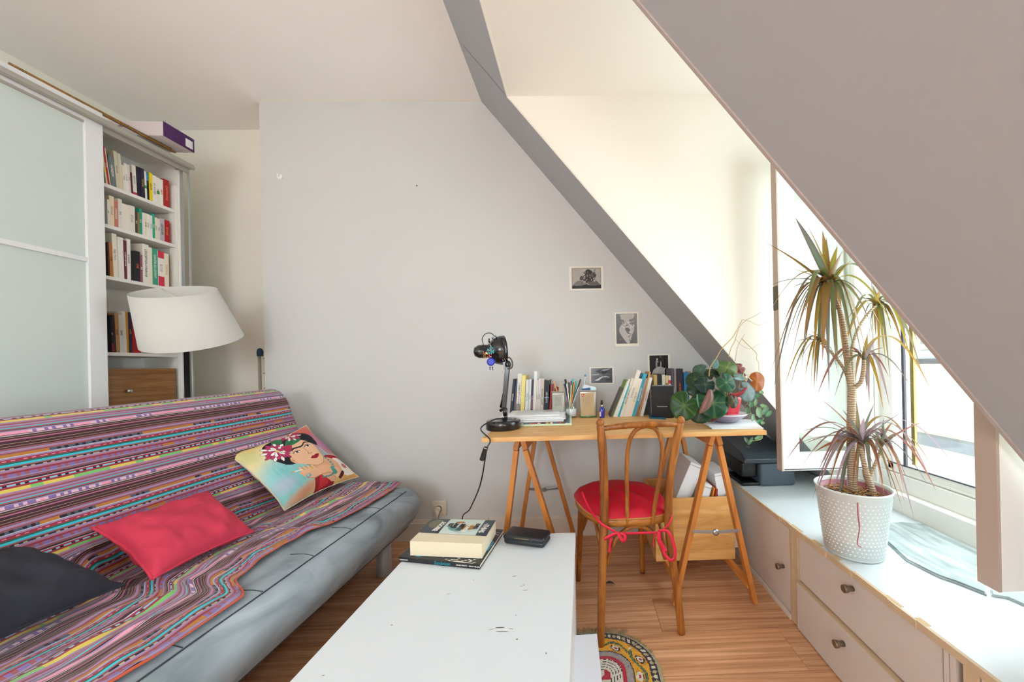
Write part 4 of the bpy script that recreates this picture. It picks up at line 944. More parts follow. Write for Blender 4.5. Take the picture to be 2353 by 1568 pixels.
MB().bar(j2+Vector((-.004, -.006, .01)), j3, .004, .020, (0, 1, 0)).bar(j2+Vector((-.018, -.012, .016)), j3+Vector((-.012, -.008, 0)), .0045, .004, (0, 1, 0)).build('upper_arm', bl_, dl, bevel=.001)
hc = Q(1127, 807, .014); ha = Vector((.90, .42, .06)).normalized()
hd_ = MB().lathe([(.0001, -.078), (.020, -.073), (.031, -.055), (.032, -.030), (.031, -.010), (.044, .002), (.062, .018), (.070, .045), (.072, .066), (.070, .066), (.064, .045), (.045, .020), (.0001, .010)], hc, 36, tuple(ha)).build('shade', bl_, dl)
MB().tube(bez([Q(1113, 800), Q(1108, 780), Q(1115, 768), Q(1128, 766), Q(1138, 775)], 20), .0022, 8).build('upper_cable', bl_, dl)
MB().ball(j3, .010, 10).lathe([(.007, -.012), (.007, .012)], j3, 12, (0, 1, 0)).lathe([(.004, 0), (.004, .02)], Q(1124, 788, -.012), 10, (0, 0, 1)).build('shade_clamp', bl_, dl)
MB().tube(bez([j0+Vector((-.005, -.012, .012)), (lx-.03, ly-.065, DZ+.052), (lx-.062, 1.50, DZ+.03), (DX0+.04, 1.428, DZ-.005), P(1119, 1030, Y=1.41), P(1114, 1060, Y=1.42), P(1107, 1100, Y=1.45), P(1098, 1130, Y=1.5), P(1080, 1170, Y=1.6), P(1063, 1202, Y=1.7), (-.56, 1.85, .02), (-.5, 1.95, .006)], 90), .0030, 8).build('power_cord', bl_, dl)
sc0 = P(1117, 1028, Y=1.408); sc1 = P(1107, 1058, Y=1.418)
MB().bar(sc0, sc1, .018, .017, (0, 1, 0)).build('inline_switch', bl_, dl, bevel=.004)
# trinkets hung on the lamp
tk = thing('lamp_charm', 'turquoise and blue bead charms with a blue glass disc dangling from the desk lamp', 'charm', Q(1128, 830, -.05))
T = mat('turquoise_bead', '#27a3a6', .2, coat=.5); Bm = mat('cobalt_glass', '#1626b8', .3); Dk = mat('navy_bead', '#181d4a', .3); Gd = mat('gold_charm', '#c98f45', .35, .5); Wt = mat('white_bead', '#e8e6e0', .4); Rd = mat('red_bead', '#c2262e', .4)
dq = lambda u, v: Q(u, v, -.062)
MB().tube([Q(1126, 790, -.03), dq(1128, 800), dq(1129, 815)], .0012, 6).build('thread', Wt, tk)
rr = random.Random(5)
q = MB()
for k in range(14): q.ball(dq(1128+rr.uniform(-7, 6), 804+rr.uniform(-7, 9)), rr.uniform(.0028, .005), 8)
q.build('turquoise_beads', T, tk)
q = MB()
for k in range(9): q.ball(dq(1117+rr.uniform(-6, 6), 815+rr.uniform(-6, 8)), rr.uniform(.0025, .0045), 8, (1, .6, 1))
q.build('gold_beads', Gd, tk)
MB().ball(dq(1124, 818), .0035, 8, (1, 1, 2.4)).build('red_bead', Rd, tk); MB().ball(dq(1118, 812), .004, 8, (1.4, .6, 1)).ball(dq(1128, 820), .003, 8).build('white_beads', Wt, tk)
MB().lathe([(.0125, 0), (.018, .0015), (.018, .004), (.0125, .0055)], dq(1128, 832)+Vector((0, .002, 0)), 28, (0, -1, 0)).build('glass_disc', Bm, tk)
for u in (1126, 1132):
    MB().ball(dq(u, 845), .0035, 8, (.8, .8, 1.5)).ball(dq(u+.5, 850), .0025, 8).ball(dq(u, 848), .002, 8).build('drop_bead', Dk, tk)
# ------------------------------------------------------------------ stack of magazines at the left
sty = 1.80
stk = [(-.47, -.062, 1.69, 1.985, .010, '#cfe0c2', 2, 'large pale green magazine at the bottom of the stack on the desk'),
 (-.455, -.085, 1.70, 1.98, .007, '#5d4d47', -2, 'glossy magazine with a dark colourful spine, second from the bottom of the desk stack'),
 (-.45, -.10, 1.70, 1.985, .006, '#d8dde2', 1, 'thin grey-white magazine, third from the bottom of the desk stack'),
 (-.44, -.095, 1.725, 1.99, .006, '#e3e5e8', 3, 'white magazine in the middle of the desk stack'),
 (-.36, -.10, 1.74, 2.00, .004, '#eef0f2', -3, 'folded white newspaper near the top of the desk stack'),
 (-.40, -.13, 1.79, 2.02, .004, '#f0f1f4', 4, 'loose printed white sheets on top of the desk stack')]
z = DZ+.0006
for i, (x0, x1, y0, y1, t, c_, a, lab) in enumerate(stk):
    o = MB(); cx, cy = (x0+x1)/2, (y0+y1)/2; M_ = Matrix.Translation((cx, cy, z)) @ Matrix.Rotation(math.radians(a), 4, 'Z')
    wx, wy = (x1-x0)/2, (y1-y0)/2
    nm = 'magazine' if i < 4 else 'papers'
    q = MB(); q.x = M_; q.rbox((-wx, -wy, 0), (wx, wy, t), .001); o = tag(q.build(nm, mat('mag_'+c_[1:], c_, .4), None), lab, 'magazine' if i < 4 else 'paper')
    if i == 0:
        q = MB(); q.x = M_; q.box((wx*.80, -wy*.9, t), (wx*.95, wy*.8, t+.0004)); q.build('cover_picture', mat('mag_picture', '#4d7288', .4, noise=.6, nscale=30), o)
    if i == 1:
        for k in range(14): q = MB(); q.x = M_; q.box((-wx*.6+k*wx*.11, -wy-.0004, .001), (-wx*.6+k*wx*.11+wx*.07, -wy+.001, t-.001)); q.build('spine_patch', cmat(['#c9273a', '#e8c8cc', '#1f1b22', '#e2b23a', '#e9e6e2', '#3f7fa8', '#c74a5e'][k % 7]), o)
    if i == 5:
        for k in range(10):
            q = MB(); q.x = M_; q.box((-wx*.7, wy*.6-k*.017, t), (wx*rr.uniform(.0, .6), wy*.6-k*.017+.0025, t+.0003)); q.build('print_line', INK['l'], o)
    z += t+.0006
zst = z
# ------------------------------------------------------------------ desk books, left row (spines face the room)
def desk_row(items, where, group, y, z0):
    for i, it in enumerate(items):
        pl_, pr, topv, col, look, title, ink, extra, lean, dep = (list(it)+[None]*10)[:10]
        lean = lean or 0; yy = y
        a = P(pl_, 945, Y=yy); b_ = P(pr, 945, Y=yy); t = (b_.x-a.x)/math.cos(lean) - .0004
        h = (P(pl_, topv, Y=yy).z-z0)/math.cos(lean)
        M4 = Matrix.Translation((a.x, yy+(i % 3)*.003, z0+.0006)) @ Matrix.Rotation(lean, 4, 'Y')
        book(M4, t, h, dep or .13, col, f'{look}, {where(i)}', group, title, ink or 'k', extra=extra)
wl = lambda i: f'{ORD[i]} from left in the row beside the lamp'
desk_row([
 (1170, 1176, 872, '#1b2430', 'black leaning book with white lettering', 'MEMOIRES', 'w', [(.0, .1, '#2c4668')], .12),
 (1177, 1180, 876, '#2f4d6e', 'thin dark blue leaning book', None, None, None, .12),
 (1181, 1184, 872, '#8c6b4d', 'thin brown book', 'CARNET', 'k', None, .08),
 (1185, 1194, 859, '#e6e3df', 'white book with speckled foot', "L'ARBRE ET LA FORET", 'k', [(.02, .30, '#8c8a88')], .07),
 (1195, 1204, 863, '#efe08c', 'pale yellow book', None, None, None, .06),
 (1205, 1212, 873, '#e6ecee', 'white book with faint blue lettering', 'MARINES', 'b', None, .06),
 (1213, 1218, 872, '#dfe6ea', 'slim bluish white book', 'NEIGES', 'l', None, .06),
 (1218, 1223, 875, '#3f3a4c', 'thin dark patterned book', 'PATIO', 'w', [(.2, .5, '#7b6168')], .06),
 (1223, 1230, 854, '#e9ebec', 'tallest white book', None, None, None, .06),
 (1231, 1235, 874, '#e3d5c6', 'thin beige book', 'POEMES', 'k', None, .05),
 (1235, 1240, 871, '#d7d8e0', 'pale grey book with small lettering', 'LECONS', 'k', None, .05),
 (1240, 1248, 871, '#d6cabb', 'greige book', 'GRANDES LIGNES', 'k', None, .05),
 (1249, 1260, 874, '#101827', 'thick black book with a coloured title', 'LES NUITS', 'w', [(.5, .53, '#6c9ad0')], .05),
 (1261, 1264, 885, '#b3202c', 'thin red book', None, None, None, .08)], wl, 'books beside the desk lamp', 2.05, DZ)
# ------------------------------------------------------------------ pots of pens
tin = mat('tin_plate', '#b9b7b0', .28, .75); tinl = mat('tin_label_tan', '#b99f78', .5, noise=.12, nscale=60); tinn = mat('tin_label_grey', '#a3a59a', .5, noise=.2, nscale=60); grn = mat('tin_green', '#2f8a3c', .4)
def tinbox(u0, u1, vt, vb, y, label, lab_m, logo):
    a = P(u0, vb, Y=y); b_ = P(u1, vb, Y=y); h = P(u0, vt, Y=y).z-DZ; cx = (a.x+b_.x)/2; w2 = (b_.x-a.x)/2
    o = thing('tin', label, 'tin', (cx, y+w2, DZ)); z0 = DZ+.0005
    q = MB().rbox((cx-w2, y, z0), (cx+w2, y+2*w2, z0+h-.004), .008, 3); q.rbox((cx-w2-.002, y-.002, z0+h-.006), (cx+w2+.002, y+2*w2+.002, z0+h), .003); q.build('tin_body', tin, o)
    MB().rbox((cx-w2-.0006, y-.0008, z0+.001), (cx+w2+.0006, y+2*w2+.0006, z0+.013), .006).build('green_band', grn, o)
    MB().box((cx-w2*.84, y-.0012, z0+.0135), (cx+w2*.70, y+.001, z0+h-.014)).build('paper_label', lab_m, o)
    if logo:
        MB().rbox((cx-w2*.74, y-.0022, z0+h-.034), (cx-w2*.44, y-.001, z0+h-.020), .0008).build('red_logo_square', mat('logo_red', '#c1272d', .4), o)
        text('illy', .011, frame((cx-w2*.59, y-.0026, z0+h-.0265), (1, 0, 0), (0, 0, 1)), inkW, 'logo_lettering', o)
    for k in range(8):
        text('mnu orim nsvolt ae'[:rnd.randint(10, 17)], .0052, frame((cx-w2*.05, y-.0016, z0+h-.022-(k+1.5)*.0065), (1, 0, 0), (0, 0, 1)), INK['l'], 'small_print', o)
    text('mm 7.', .007, frame((cx-w2*.05, y-.0014, z0+.0065), (1, 0, 0), (0, 0, 1)), inkW, 'green_band_print', o)
    return cx, y+w2, z0+h, w2
t1 = tinbox(1268, 1298, 901, 938, 1.93, 'square metal tin holding a pencil and cards, left of the pen glass', tinn, False)
t2 = tinbox(1332, 1371, 898, 936, 1.94, 'wider square metal tin with red logo square and tan label, filled with papers', tinl, True)
gx = P(1312, 937, Y=1.97); gl_ = thing('pen_glass', 'round glass jar full of pens between the two tins', 'jar', (gx.x, 1.97, DZ))
gr = .031; MB().lathe([(gr-.003, .0006), (gr, .004), (gr, .088), (gr-.002, .088), (gr-.002, .005), (0.0001, .004)], (gx.x, 1.97, DZ), 36).build('glass_body', glass('jar_glass', (.93, .96, .96), .12), gl_)
MB().lathe([(gr+.0008, .010), (gr+.0008, .050)], (gx.x, 1.97, DZ), 36).build('paper_label', mat('jar_label', '#dde4e6', .6), gl_)
for k in range(8): 
    for q_ in range(2): text(('lorim anst', 'oeur min')[q_][:rnd.randint(6, 10)], .005, frame((gx.x-.010+q_*.022, 1.97-gr-.0016+abs(q_*.022-.010)*.2, DZ+.046-k*.0045), (1, 0, 0), (0, 0, 1)), INK['l'], 'small_print', gl_) if k < 7 else None
def pen(base, tip, r, col, label, r2=None, cap=None, kind='pen', flat=1):
    base = Vector(base); tip = Vector(tip)
    o = thing(kind, label, kind, base); d = (tip-base)
    MB().tube([base, base+d*.03, base+d*.55, base+d*.97, tip], [r*.3, r, r, r*.95, r*.5], 9, flat=flat).build('barrel', mat('pen_'+col[1:], col, .3, coat=.3), o)
    if cap: MB().tube([base+d*.62, base+d*.66, base+d*1.0, base+d*1.015], [r*1.05, r*1.35, r*1.3, r*.6], 9).bar(base+d*.68+Vector((0, -r*1.5, 0)), base+d*.96+Vector((0, -r*1.5, 0)), .0018, .0012, (0, 1, 0)).build('cap', mat('pen_'+cap[1:], cap, .3, coat=.3), o)
    return o
def pp_(u0, v0, u1, v1, y0, y1, *a, **k): pen(P(u0, v0, Y=y0), P(u1, v1, Y=y1), *a, **k)
for (u1, v1, dy, col, look, r_, cap) in [
 (1299, 873, .0, '#16181c', 'thick black marker sticking out of the pen glass at the left', .0048, '#16181c'), (1297, 883, -.012, '#2b4a7a', 'dark blue ballpoint at the left of the pen glass', .0032, '#1b3561'),
 (1302, 882, -.018, '#e4e2da', 'white pen leaning left in the front of the pen glass', .0034, None), (1307, 880, .008, '#2a2c30', 'black fineliner in the pen glass', .003, '#1a1b1e'),
 (1310, 879, -.006, '#7c8288', 'grey mechanical pencil in the pen glass', .003, None), (1312, 877, .014, '#c02b38', 'red pen at the back of the pen glass', .003, '#c02b38'),
 (1316, 872, .012, '#1fb5ac', 'turquoise felt pen in the pen glass', .0045, '#1fb5ac'), (1318, 878, .002, '#5a2d7a', 'purple pen in the pen glass', .0034, None),
 (1320, 878, -.010, '#e8821f', 'orange highlighter in the pen glass', .0042, None), (1324, 877, .006, '#2ab8b0', 'teal pen right of the orange highlighter', .004, '#2ab8b0'),
 (1313, 885, -.02, '#dedb8f', 'pale yellow pencil in the front of the pen glass', .003, None), (1330, 890, -.01, '#b9c6dd', 'light blue pen leaning right in the pen glass', .0036, None), (1334, 873, .0, '#20232b', 'black pen standing at the right of the pen glass', .0036, '#20232b')]:
    s_ = (u1-1312)/22; base = (gx.x-.014*s_+dy*.3, 1.97+dy*.8, DZ+.008); tp_ = P(u1, v1, Y=1.97+dy*1.1); pen(base, tp_, r_, col, look, cap=cap)
tb = P(1335, 872, Y=1.99); pen((tb.x-.01, 1.985, DZ+.02), P(1345, 864, Y=1.99), .0025, '#c9dbe6', 'clear toothbrush with a blue head behind the pens', kind='toothbrush')
MB().rbox((P(1345, 864, Y=1.99).x-.006, 1.985, P(1345, 864, Y=1.99).z-.004), (P(1345, 864, Y=1.99).x+.006, 1.993, P(1345, 864, Y=1.99).z+.008), .002).build('brush_head', mat('brush_blue', '#4a86b8', .4), bpy.data.objects['toothbrush'])
pen((t1[0]+.008, t1[1]-.01, t1[2]-.05), P(1272, 876, Y=1.95), .0035, '#e0914a', 'orange wooden pencil leaning out of the left tin', kind='pencil')
def card(c0, c1, c2, c3, col, label, cat='card', th=.0012, nm='card'):
    q = MB().add([c0, c1, c2, c3], [(0, 1, 2, 3)]); return tag(q.build(nm, mat('card_'+col[1:], col, .6, noise=.06, nscale=60), None, solid=th), label, cat)
card(P(1283, 903, Y=1.96), P(1298, 900, Y=1.96), P(1292, 885, Y=1.97), P(1286, 876, Y=1.97), '#b5a798', 'grey printed card poking out of the left tin')
card(P(1271, 903, Y=1.975), P(1284, 903, Y=1.975), P(1284, 890, Y=1.98), P(1277, 888, Y=1.98), '#7c4630', 'reddish brown card in the left tin')
card(P(1338, 897, Y=1.955), P(1357, 897, Y=1.955), P(1356, 891, Y=1.955), P(1335, 894, Y=1.955), '#1f4f86', 'dark blue card lying in the wider tin')
card(P(1337, 899, Y=1.985), P(1369, 899, Y=1.985), P(1366, 889, Y=1.99), P(1340, 884, Y=1.99), '#dfe3ea', 'crumpled white paper in the wider tin', 'paper', nm='paper')
card(P(1357, 899, Y=1.96), P(1370, 899, Y=1.96), P(1369, 890, Y=1.965), P(1357, 890, Y=1.965), '#cfe4ec', 'pale blue slip in the wider tin', 'paper', nm='paper')
# dropper bottle
bx_ = P(1383, 941, Y=1.93); bo = thing('dropper_bottle', 'small cobalt blue glass dropper bottle with black pipette cap', 'bottle', (bx_.x, 1.93, DZ))
MB().lathe([(.0140, .0006), (.0155, .003), (.0155, .045), (.013, .052), (.0075, .056), (.0075, .060)], (bx_.x, 1.93, DZ), 28).build('glass_body', mat('cobalt_bottle', '#0c1d9c', .08, coat=1), bo)
MB().lathe([(.0095, .057), (.0095, .071), (.008, .072)], (bx_.x, 1.93, DZ), 24).build('collar', zinc, bo)
MB().lathe([(.0075, .072), (.0070, .078), (.0062, .092), (.004, .097), (.0005, .098)], (bx_.x, 1.93, DZ), 20).build('rubber_bulb', mat('rubber_black', '#17181a', .5), bo)
MB().box((bx_.x-.0142, 1.93-.0105, DZ+.008), (bx_.x-.006, 1.93-.0145, DZ+.034)).build('label', mat('bottle_label', '#c9bcc4', .5), bo)
# ------------------------------------------------------------------ middle row of leaning books
wm_ = lambda i: f'{ORD[i]} from left in the leaning desk row'
lt = .30
mid = [
 (1401, 1405, 892, '#4d4a44', 'thin dark olive booklet with a yellow edge', None, None, None, .42),
 (1406, 1408, 874, '#6f8f2f', 'green-topped thin book', None, None, None, .40),
 (1409, 1413, 876, '#e4e7e6', 'slim white book', None, None, None, .38),
 (1414, 1418, 872, '#dcdfdc', 'white book with grey edge', 'SUR', 'l', None, .36),
 (1419, 1423, 884, '#1fa3ae', 'thin turquoise book', 'CORAIL', 'w', None, .34),
 (1424, 1431, 869, '#d9d2c6', 'greyish beige book with black lettering', 'UN ART DE VIVRE', 'k', None, .32),
 (1432, 1441, 851, '#dcd5cc', 'tall beige-white book', 'PATERNE', 'l', None, .31),
 (1442, 1451, 870, '#e2d7c4', 'cream book with a black triangle mark', 'LA BELLE', 'l', None, .30),
 (1452, 1460, 859, '#3aa0bd', 'sky blue book', 'GEOGRAPHIE', 'w', None, .29),
 (1461, 1465, 870, '#a58a86', 'thin mauve-brown book', 'RECITS', 'w', [(.0, .3, '#9a6238')], .27),
 (1466, 1470, 855, '#b08a5a', 'tall tan book', None, None, None, .27),
 (1471, 1478, 868, '#d9d5d2', 'white book with red and black lettering', 'LA MAISON', 'r', None, .26)]
desk_row(mid, wm_, 'leaning books left of the speaker', 1.945, DZ)
MB_ = MB()
# books behind the speaker
wr_ = lambda i: f'{ORD[i]} from left behind the speaker'
desk_row([
 (1497, 1503, 875, '#5b3a34', 'low brown book', None, None, None, 0), (1504, 1512, 862, '#c3a25a', 'yellowish small book', None, None, None, 0), (1513, 1522, 860, '#1b1a22', 'black book with red lettering', 'R', 'r', None, 0),
 (1523, 1530, 862, '#cfcabf', 'small light grey book', None, None, None, 0), (1531, 1537, 864, '#d8bf86', 'small straw-coloured book', None, None, [(.6, .8, '#8c6a2a')], 0),
 (1538, 1544, 864, '#ddd3cc', 'small white book with a red dot', None, None, [(.78, .88, '#c2303c')], 0), (1545, 1550, 847, '#4f4a55', 'tall slate book', None, None, None, 0),
 (1551, 1556, 848, '#8a7d74', 'tall grey-brown book', None, None, None, 0), (1557, 1572, 848, '#231528', 'thick aubergine book with rust lettering', 'LES ROUTES', 'o', None, 0),
 (1573, 1584, 857, '#1f6fa6', 'bright blue book', None, None, None, 0), (1585, 1590, 860, '#d5cfc4', 'thin off-white book', None, None, None, 0), (1591, 1600, 854, '#cfc9be', 'pale book with dark lettering', 'LEO', 'k', None, 0)], wr_, 'books behind the speaker', 2.06, DZ)
q = MB().box((P(1476, 930, Y=1.99).x, 1.99, DZ+.0006), (P(1497, 930, Y=1.99).x, 2.1, DZ+.10)); tag(q.build('book', cmat('#26242c')), 'black block-like book standing between the leaning row and the speaker', 'book')
# wireless speaker
sx_ = P(1497, 950, Y=1.85); s2 = P(1560, 950, Y=1.85); spk = thing('speaker', 'squat black loudspeaker with rounded grey rim, under the broad plant leaves', 'speaker', ((sx_.x+s2.x)/2, 1.87, DZ))
zt = P(1520, 886, Y=1.86).z
M_ = Matrix.Translation((sx_.x, 1.87, DZ)) @ Matrix.Rotation(-.22, 4, 'Z')
q = MB(); q.x = M_; q.rbox((0, .006, .0006), (.128, .062, zt-DZ), .022, 4); q.build('housing', mat('speaker_grey', '#85868a', .4), spk)
q = MB(); q.x = M_; q.rbox((.004, -.001, .002), (.124, .012, zt-DZ-.004), .018, 4); q.build('grille', mat('speaker_black', '#0d0d10', .6, bump=.1, bscale=600), spk)
text('harman/kardon', .0088, M_ @ frame((.062, -.0016, .062), (1, 0, 0), (0, 0, 1)), inkW, 'brand_lettering', spk)
# passport-like booklet
b0 = [P(1492, 962, Z=DZ+.002), P(1530, 964, Z=DZ+.002), P(1529, 955, Z=DZ+.002), P(1491, 953, Z=DZ+.002)]
tag(MB().prism([(p.x, p.y) for p in b0], DZ+.0006, DZ+.005, 'z').build('booklet', mat('booklet_blue', '#1f5f7c', .5), None), 'small teal booklet lying flat behind the chair back', 'booklet')
# ------------------------------------------------------------------ photographs on the wall
def photo(u0, v0, u1, v1, cvs, label, bord=.007, skew=0, bb_=None):
    a = P(u0, v1, Y=YB-.003); b_ = P(u1, v1, Y=YB-.003); c_ = P(u0, v0, Y=YB-.003)
    x0, x1, z0, z1 = a.x, b_.x, (a.z+b_.z)/2, c_.z
    o = thing('photo_print', label, 'photograph', ((x0+x1)/2, YB-.002, (z0+z1)/2))
    MB().box((x0, YB-.0022, z0), (x1, YB-.0005, z1)).build('white_border', mat('photo_paper', '#e9e4d9', .4), o)
    L_, R_, B_, T_ = bb_ or (bord, bord, bord, bord); mb = MB()
    cc = printed(mb, lambda u, v: Vector((lerp(x0+L_, x1-R_, u), YB-.0026, lerp(z0+B_, z1-T_, v))), cvs); mb.build('picture', vcol('photo_gloss', .35), o, colors=cc)
def g(v): return '#%02x%02x%02x' % (int(v*255),)*3 if isinstance(v, float) else v
c = Canvas(90, 64, '#a8a39c'); rr = random.Random(9)
for _ in range(60): c.ell(rr.random(), rr.uniform(.3, 1), .03, .04, rr.choice(['#b3aea6', '#9c978f', '#a59f98']), 0, .4)
c.poly([(0, 0), (1, 0), (1, .16), (.86, .30), (.75, .34), (.25, .36), (.06, .18), (0, .12)], '#1d1b1b'); c.blob([(.02, .16), (.2, .38), (.36, .36), (.5, .26), (.3, .14)], '#77716b'); c.blob([(.98, .17), (.8, .40), (.62, .38), (.5, .26), (.7, .14)], '#5f5a56')
c.blob([(.26, .42), (.30, .60), (.40, .58), (.44, .42)], '#4a4542'); c.blob([(.40, .36), (.42, .78), (.55, .93), (.66, .88), (.82, .70), (.80, .48), (.72, .34)], '#2e2a29')
for _ in range(40): c.ell(rr.uniform(.42, .8), rr.uniform(.36, .88), .02, .045, rr.choice(['#8c8681', '#3a3534', '#1a1818', '#6d6863', '#c4bfb9']), rr.uniform(-.5, .5), .8)
for _ in range(16): c.ell(rr.uniform(.3, .6), rr.uniform(.18, .34), .05, .012, rr.choice(['#a9a39d', '#57524f']), rr.uniform(-.6, .3), .9)
c.line([(.0, .0), (.0, 1), (1, 1), (1, 0), (0, 0)], .02, '#1c1b1a')
photo(1309, 613, 1387, 667, c, 'black and white photograph of clustered hands on arms, highest print on the wall', bb_=(.015, .015, .010, .010))
c = Canvas(64, 92, '#6d6d6f'); c.grad([(0, '#55565a'), (1, '#8c8c8e')], 1.2)
c.blob([(.20, .98), (.24, .82), (.38, .78), (.36, .64), (.22, .60), (.14, .46), (.22, .30), (.48, .04), (.62, .02), (.72, .24), (.84, .44), (.80, .60), (.62, .70), (.64, .80), (.80, .84), (.86, .98)], '#b9b7b6')
c.blob([(.40, .52), (.48, .40), (.60, .30), (.66, .44), (.58, .54)], '#6b6a6c')
for _ in range(60): c.ell(rr.uniform(.28, .85), rr.uniform(.52, .74), .05, .014, rr.choice(['#e4e2e2', '#8d8c8d', '#c9c7c7', '#5d5d60']), rr.uniform(-1, 1), .7)
for _ in range(26): c.ell(.62+rr.uniform(-.05, .08), rr.uniform(.1, .45), .035, .02, rr.choice(['#dedcdc', '#77777a', '#a9a8a9']), rr.uniform(-1, 1), .7)
c.ell(.2, .14, .012, .01, '#f0f0f0')
photo(1414, 718, 1468, 796, c, 'upright black and white photograph of a figure under lace, middle of the wall', bb_=(.008, .008, .017, .010))
c = Canvas(92, 60, '#5d6068'); c.grad([(0, '#8f929c'), (.4, '#5a5c66'), (1, '#2e3038')], -.3)
c.blob([(.2, .80), (.45, .90), (.62, .84), (.9, .95), (.98, .7), (.7, .62), (.45, .66)], '#41434b'); c.blob([(.48, .76), (.6, .82), (.8, .78), (.66, .62), (.56, .60)], '#14151b')
c.blob([(.15, .18), (.32, .30), (.5, .44), (.75, .44), (.88, .36), (.7, .38), (.52, .36), (.36, .22)], '#c9ccd2'); c.blob([(.62, .30), (.8, .24), (.95, .30), (.8, .17)], '#1d1e26'); c.blob([(.02, .55), (.25, .52), (.5, .58), (.3, .62), (.1, .60)], '#b0b3bb'); c.blob([(.5, .86), (.72, .92), (.95, .98), (.8, .88), (.62, .82)], '#aaacb4')
for k in range(26): c.line([(rr.uniform(0, .5), rr.uniform(.1, .9)), (rr.uniform(.5, 1), rr.uniform(.2, .8))], .008, rr.choice(['#6f717b', '#3e4049', '#8b8e97']))
c.blob([(.15, .14), (.32, .26), (.5, .40), (.72, .42), (.52, .36), (.36, .18)], '#d3d6dc'); c.blob([(.50, .72), (.6, .80), (.78, .76), (.66, .60), (.56, .60)], '#14151b')
photo(1355, 844, 1411, 883, c, 'landscape black and white photograph of folded drapery, above the dropper bottle', bb_=(.010, .010, .007, .008))
c = Canvas(64, 72, '#07070b')
c.blob([(.10, .02), (.20, .28), (.40, .42), (.58, .44), (.78, .36), (.80, .10), (.70, .0)], '#b8b4b2'); c.blob([(.33, .42), (.33, .66), (.38, .84), (.44, .86), (.46, .74), (.42, .60), (.42, .44)], '#8d8a89'); c.blob([(.56, .44), (.60, .74), (.64, .60), (.62, .44)], '#a19e9c'); c.ell(.40, .80, .03, .035, '#e9e6e4'); c.ell(.46, .68, .025, .02, '#c9c6c4')
for k in range(16): a = rr.uniform(.15, .75); c.line([(a, .04+rr.random()*.1), (a+.15, .38)], .012, rr.choice(['#5b5858', '#dedad8', '#2f2d2e', '#8b8786']))
c.line([(.56, .95), (.70, .80), (.80, .55), (.92, .25)], .02, '#3a3a3c'); c.line([(.56, .95), (.62, .92)], .03, '#77767a')
photo(1489, 815, 1541, 866, c, 'dark photograph of a veiled seated woman, print nearest the sloping ceiling', bb_=(.012, .014, .006, .007))
# ================================================================== CRATE WITH BOXES
crw = wood('crate_pine', '#c58d4c', '#e6b878', (2.4, 18, 20), .5, c3='#d8a360', dist=1.1, bump=.06)
cr = thing('wooden_crate', 'pale pine crate full of white cardboard boxes under the desk', 'crate', (.62, 1.87, 0))
CY = 1.72; a = P(1540, 1285, Y=CY); b_ = P(1690, 1290, Y=CY); zt = P(1600, 1145, Y=CY).z; zb = .104; ca, cb = .345, b_.x
MB().box((ca, CY, zb), (cb, CY+.014, zt)).build('front_board', crw, cr, bevel=.001)
MB().box((ca, CY+.014, zb), (ca+.014, CY+.31, zt)).build('side_board', crw, cr, bevel=.001); MB().box((cb-.014, CY+.014, zb), (cb, CY+.31, zt)).build('side_board', crw, cr, bevel=.001)
MB().box((ca, CY+.31, zb), (cb, CY+.324, zt)).build('rear_board', crw, cr, bevel=.001); MB().box((ca+.014, CY+.014, zb), (cb-.014, CY+.31, zb+.012)).build('crate_floor', crw, cr)
wb = mat('white_card', '#dfe3e6', .7); wbi = mat('card_inside', '#6f5a50', .8)
def abox(label, pts, y0, d, zc, col=None, dx=0):
    """cardboard box or folder: outline in x-z pushed back by d"""
    o = MB().prism([(p.x, max(p.z, zc)) for p in pts], y0, y0+d, 'y'); return tag(o.build('cardboard_box' if not col else 'folder', col or wb, None, bevel=.0015), label, 'box' if not col else 'folder')
zf = zb+.013
def cp(u, v, y): return P(u, v, Y=y)
bq = [cp(1555, 1140, 1.78), cp(1590, 1148, 1.78), cp(1606, 1070, 1.78), cp(1585, 1066, 1.78)]
def tilted(label, u0, v0, u1, v1, w_, y0, d, m_=wb, name='cardboard_box', cat='box'):
    a = cp(u0, v0, y0); b__ = cp(u1, v1, y0); dn = (b__-a).normalized()
    base = a - dn*((a.z-zf-.004)/dn.z) if dn.z > .1 else a
    side = Vector((dn.z, 0, -dn.x))*w_
    lo = min(base.z, (base+side).z); base = base+Vector((0, 0, 1))*0
    if (base+side).z < zf+.002: base = base + dn*((zf+.002-(base+side).z)/dn.z)
    o = thing(name, label, cat, base)
    q = MB(); pts = [base, base+side, b__+side, b__]; q.prism([(p.x, p.z) for p in pts], y0, y0+d, 'y'); q.build('carton', m_, o, bevel=.0015)
    q = MB(); q.bar(b__+Vector((0, -.001, 0))-dn*.012, b__+side+Vector((0, -.001, 0))-dn*.012, .0008, .0016, (0, 1, 0)).bar(base+side*.97+Vector((0, -.0012, 0)), b__+side*.97+Vector((0, -.0012, 0)), .0015, .001, (0, 1, 0)); q.build('flap_edge', wbi, o)
    return o
tilted('tall white archive box leaning right in the crate', 1556, 1138, 1588, 1062, .075, 1.80, .20)
tilted('short white archive box in the middle of the crate', 1606, 1146, 1616, 1112, .05, 1.76, .22)
tilted('white archive box standing at the right in the crate', 1650, 1142, 1641, 1090, .070, 1.78, .2)
tilted('orange folder wedged between the white boxes in the crate', 1636, 1142, 1640, 1122, .008, 1.755, .2, mat('folder_orange', '#d9861f', .6), 'folder', 'folder')
tilted('red folder wedged beside the orange folder in the crate', 1643, 1142, 1646, 1124, .008, 1.755, .2, mat('folder_red', '#b92a1c', .6), 'folder', 'folder')
sc_ = MB(); rr = random.Random(2)
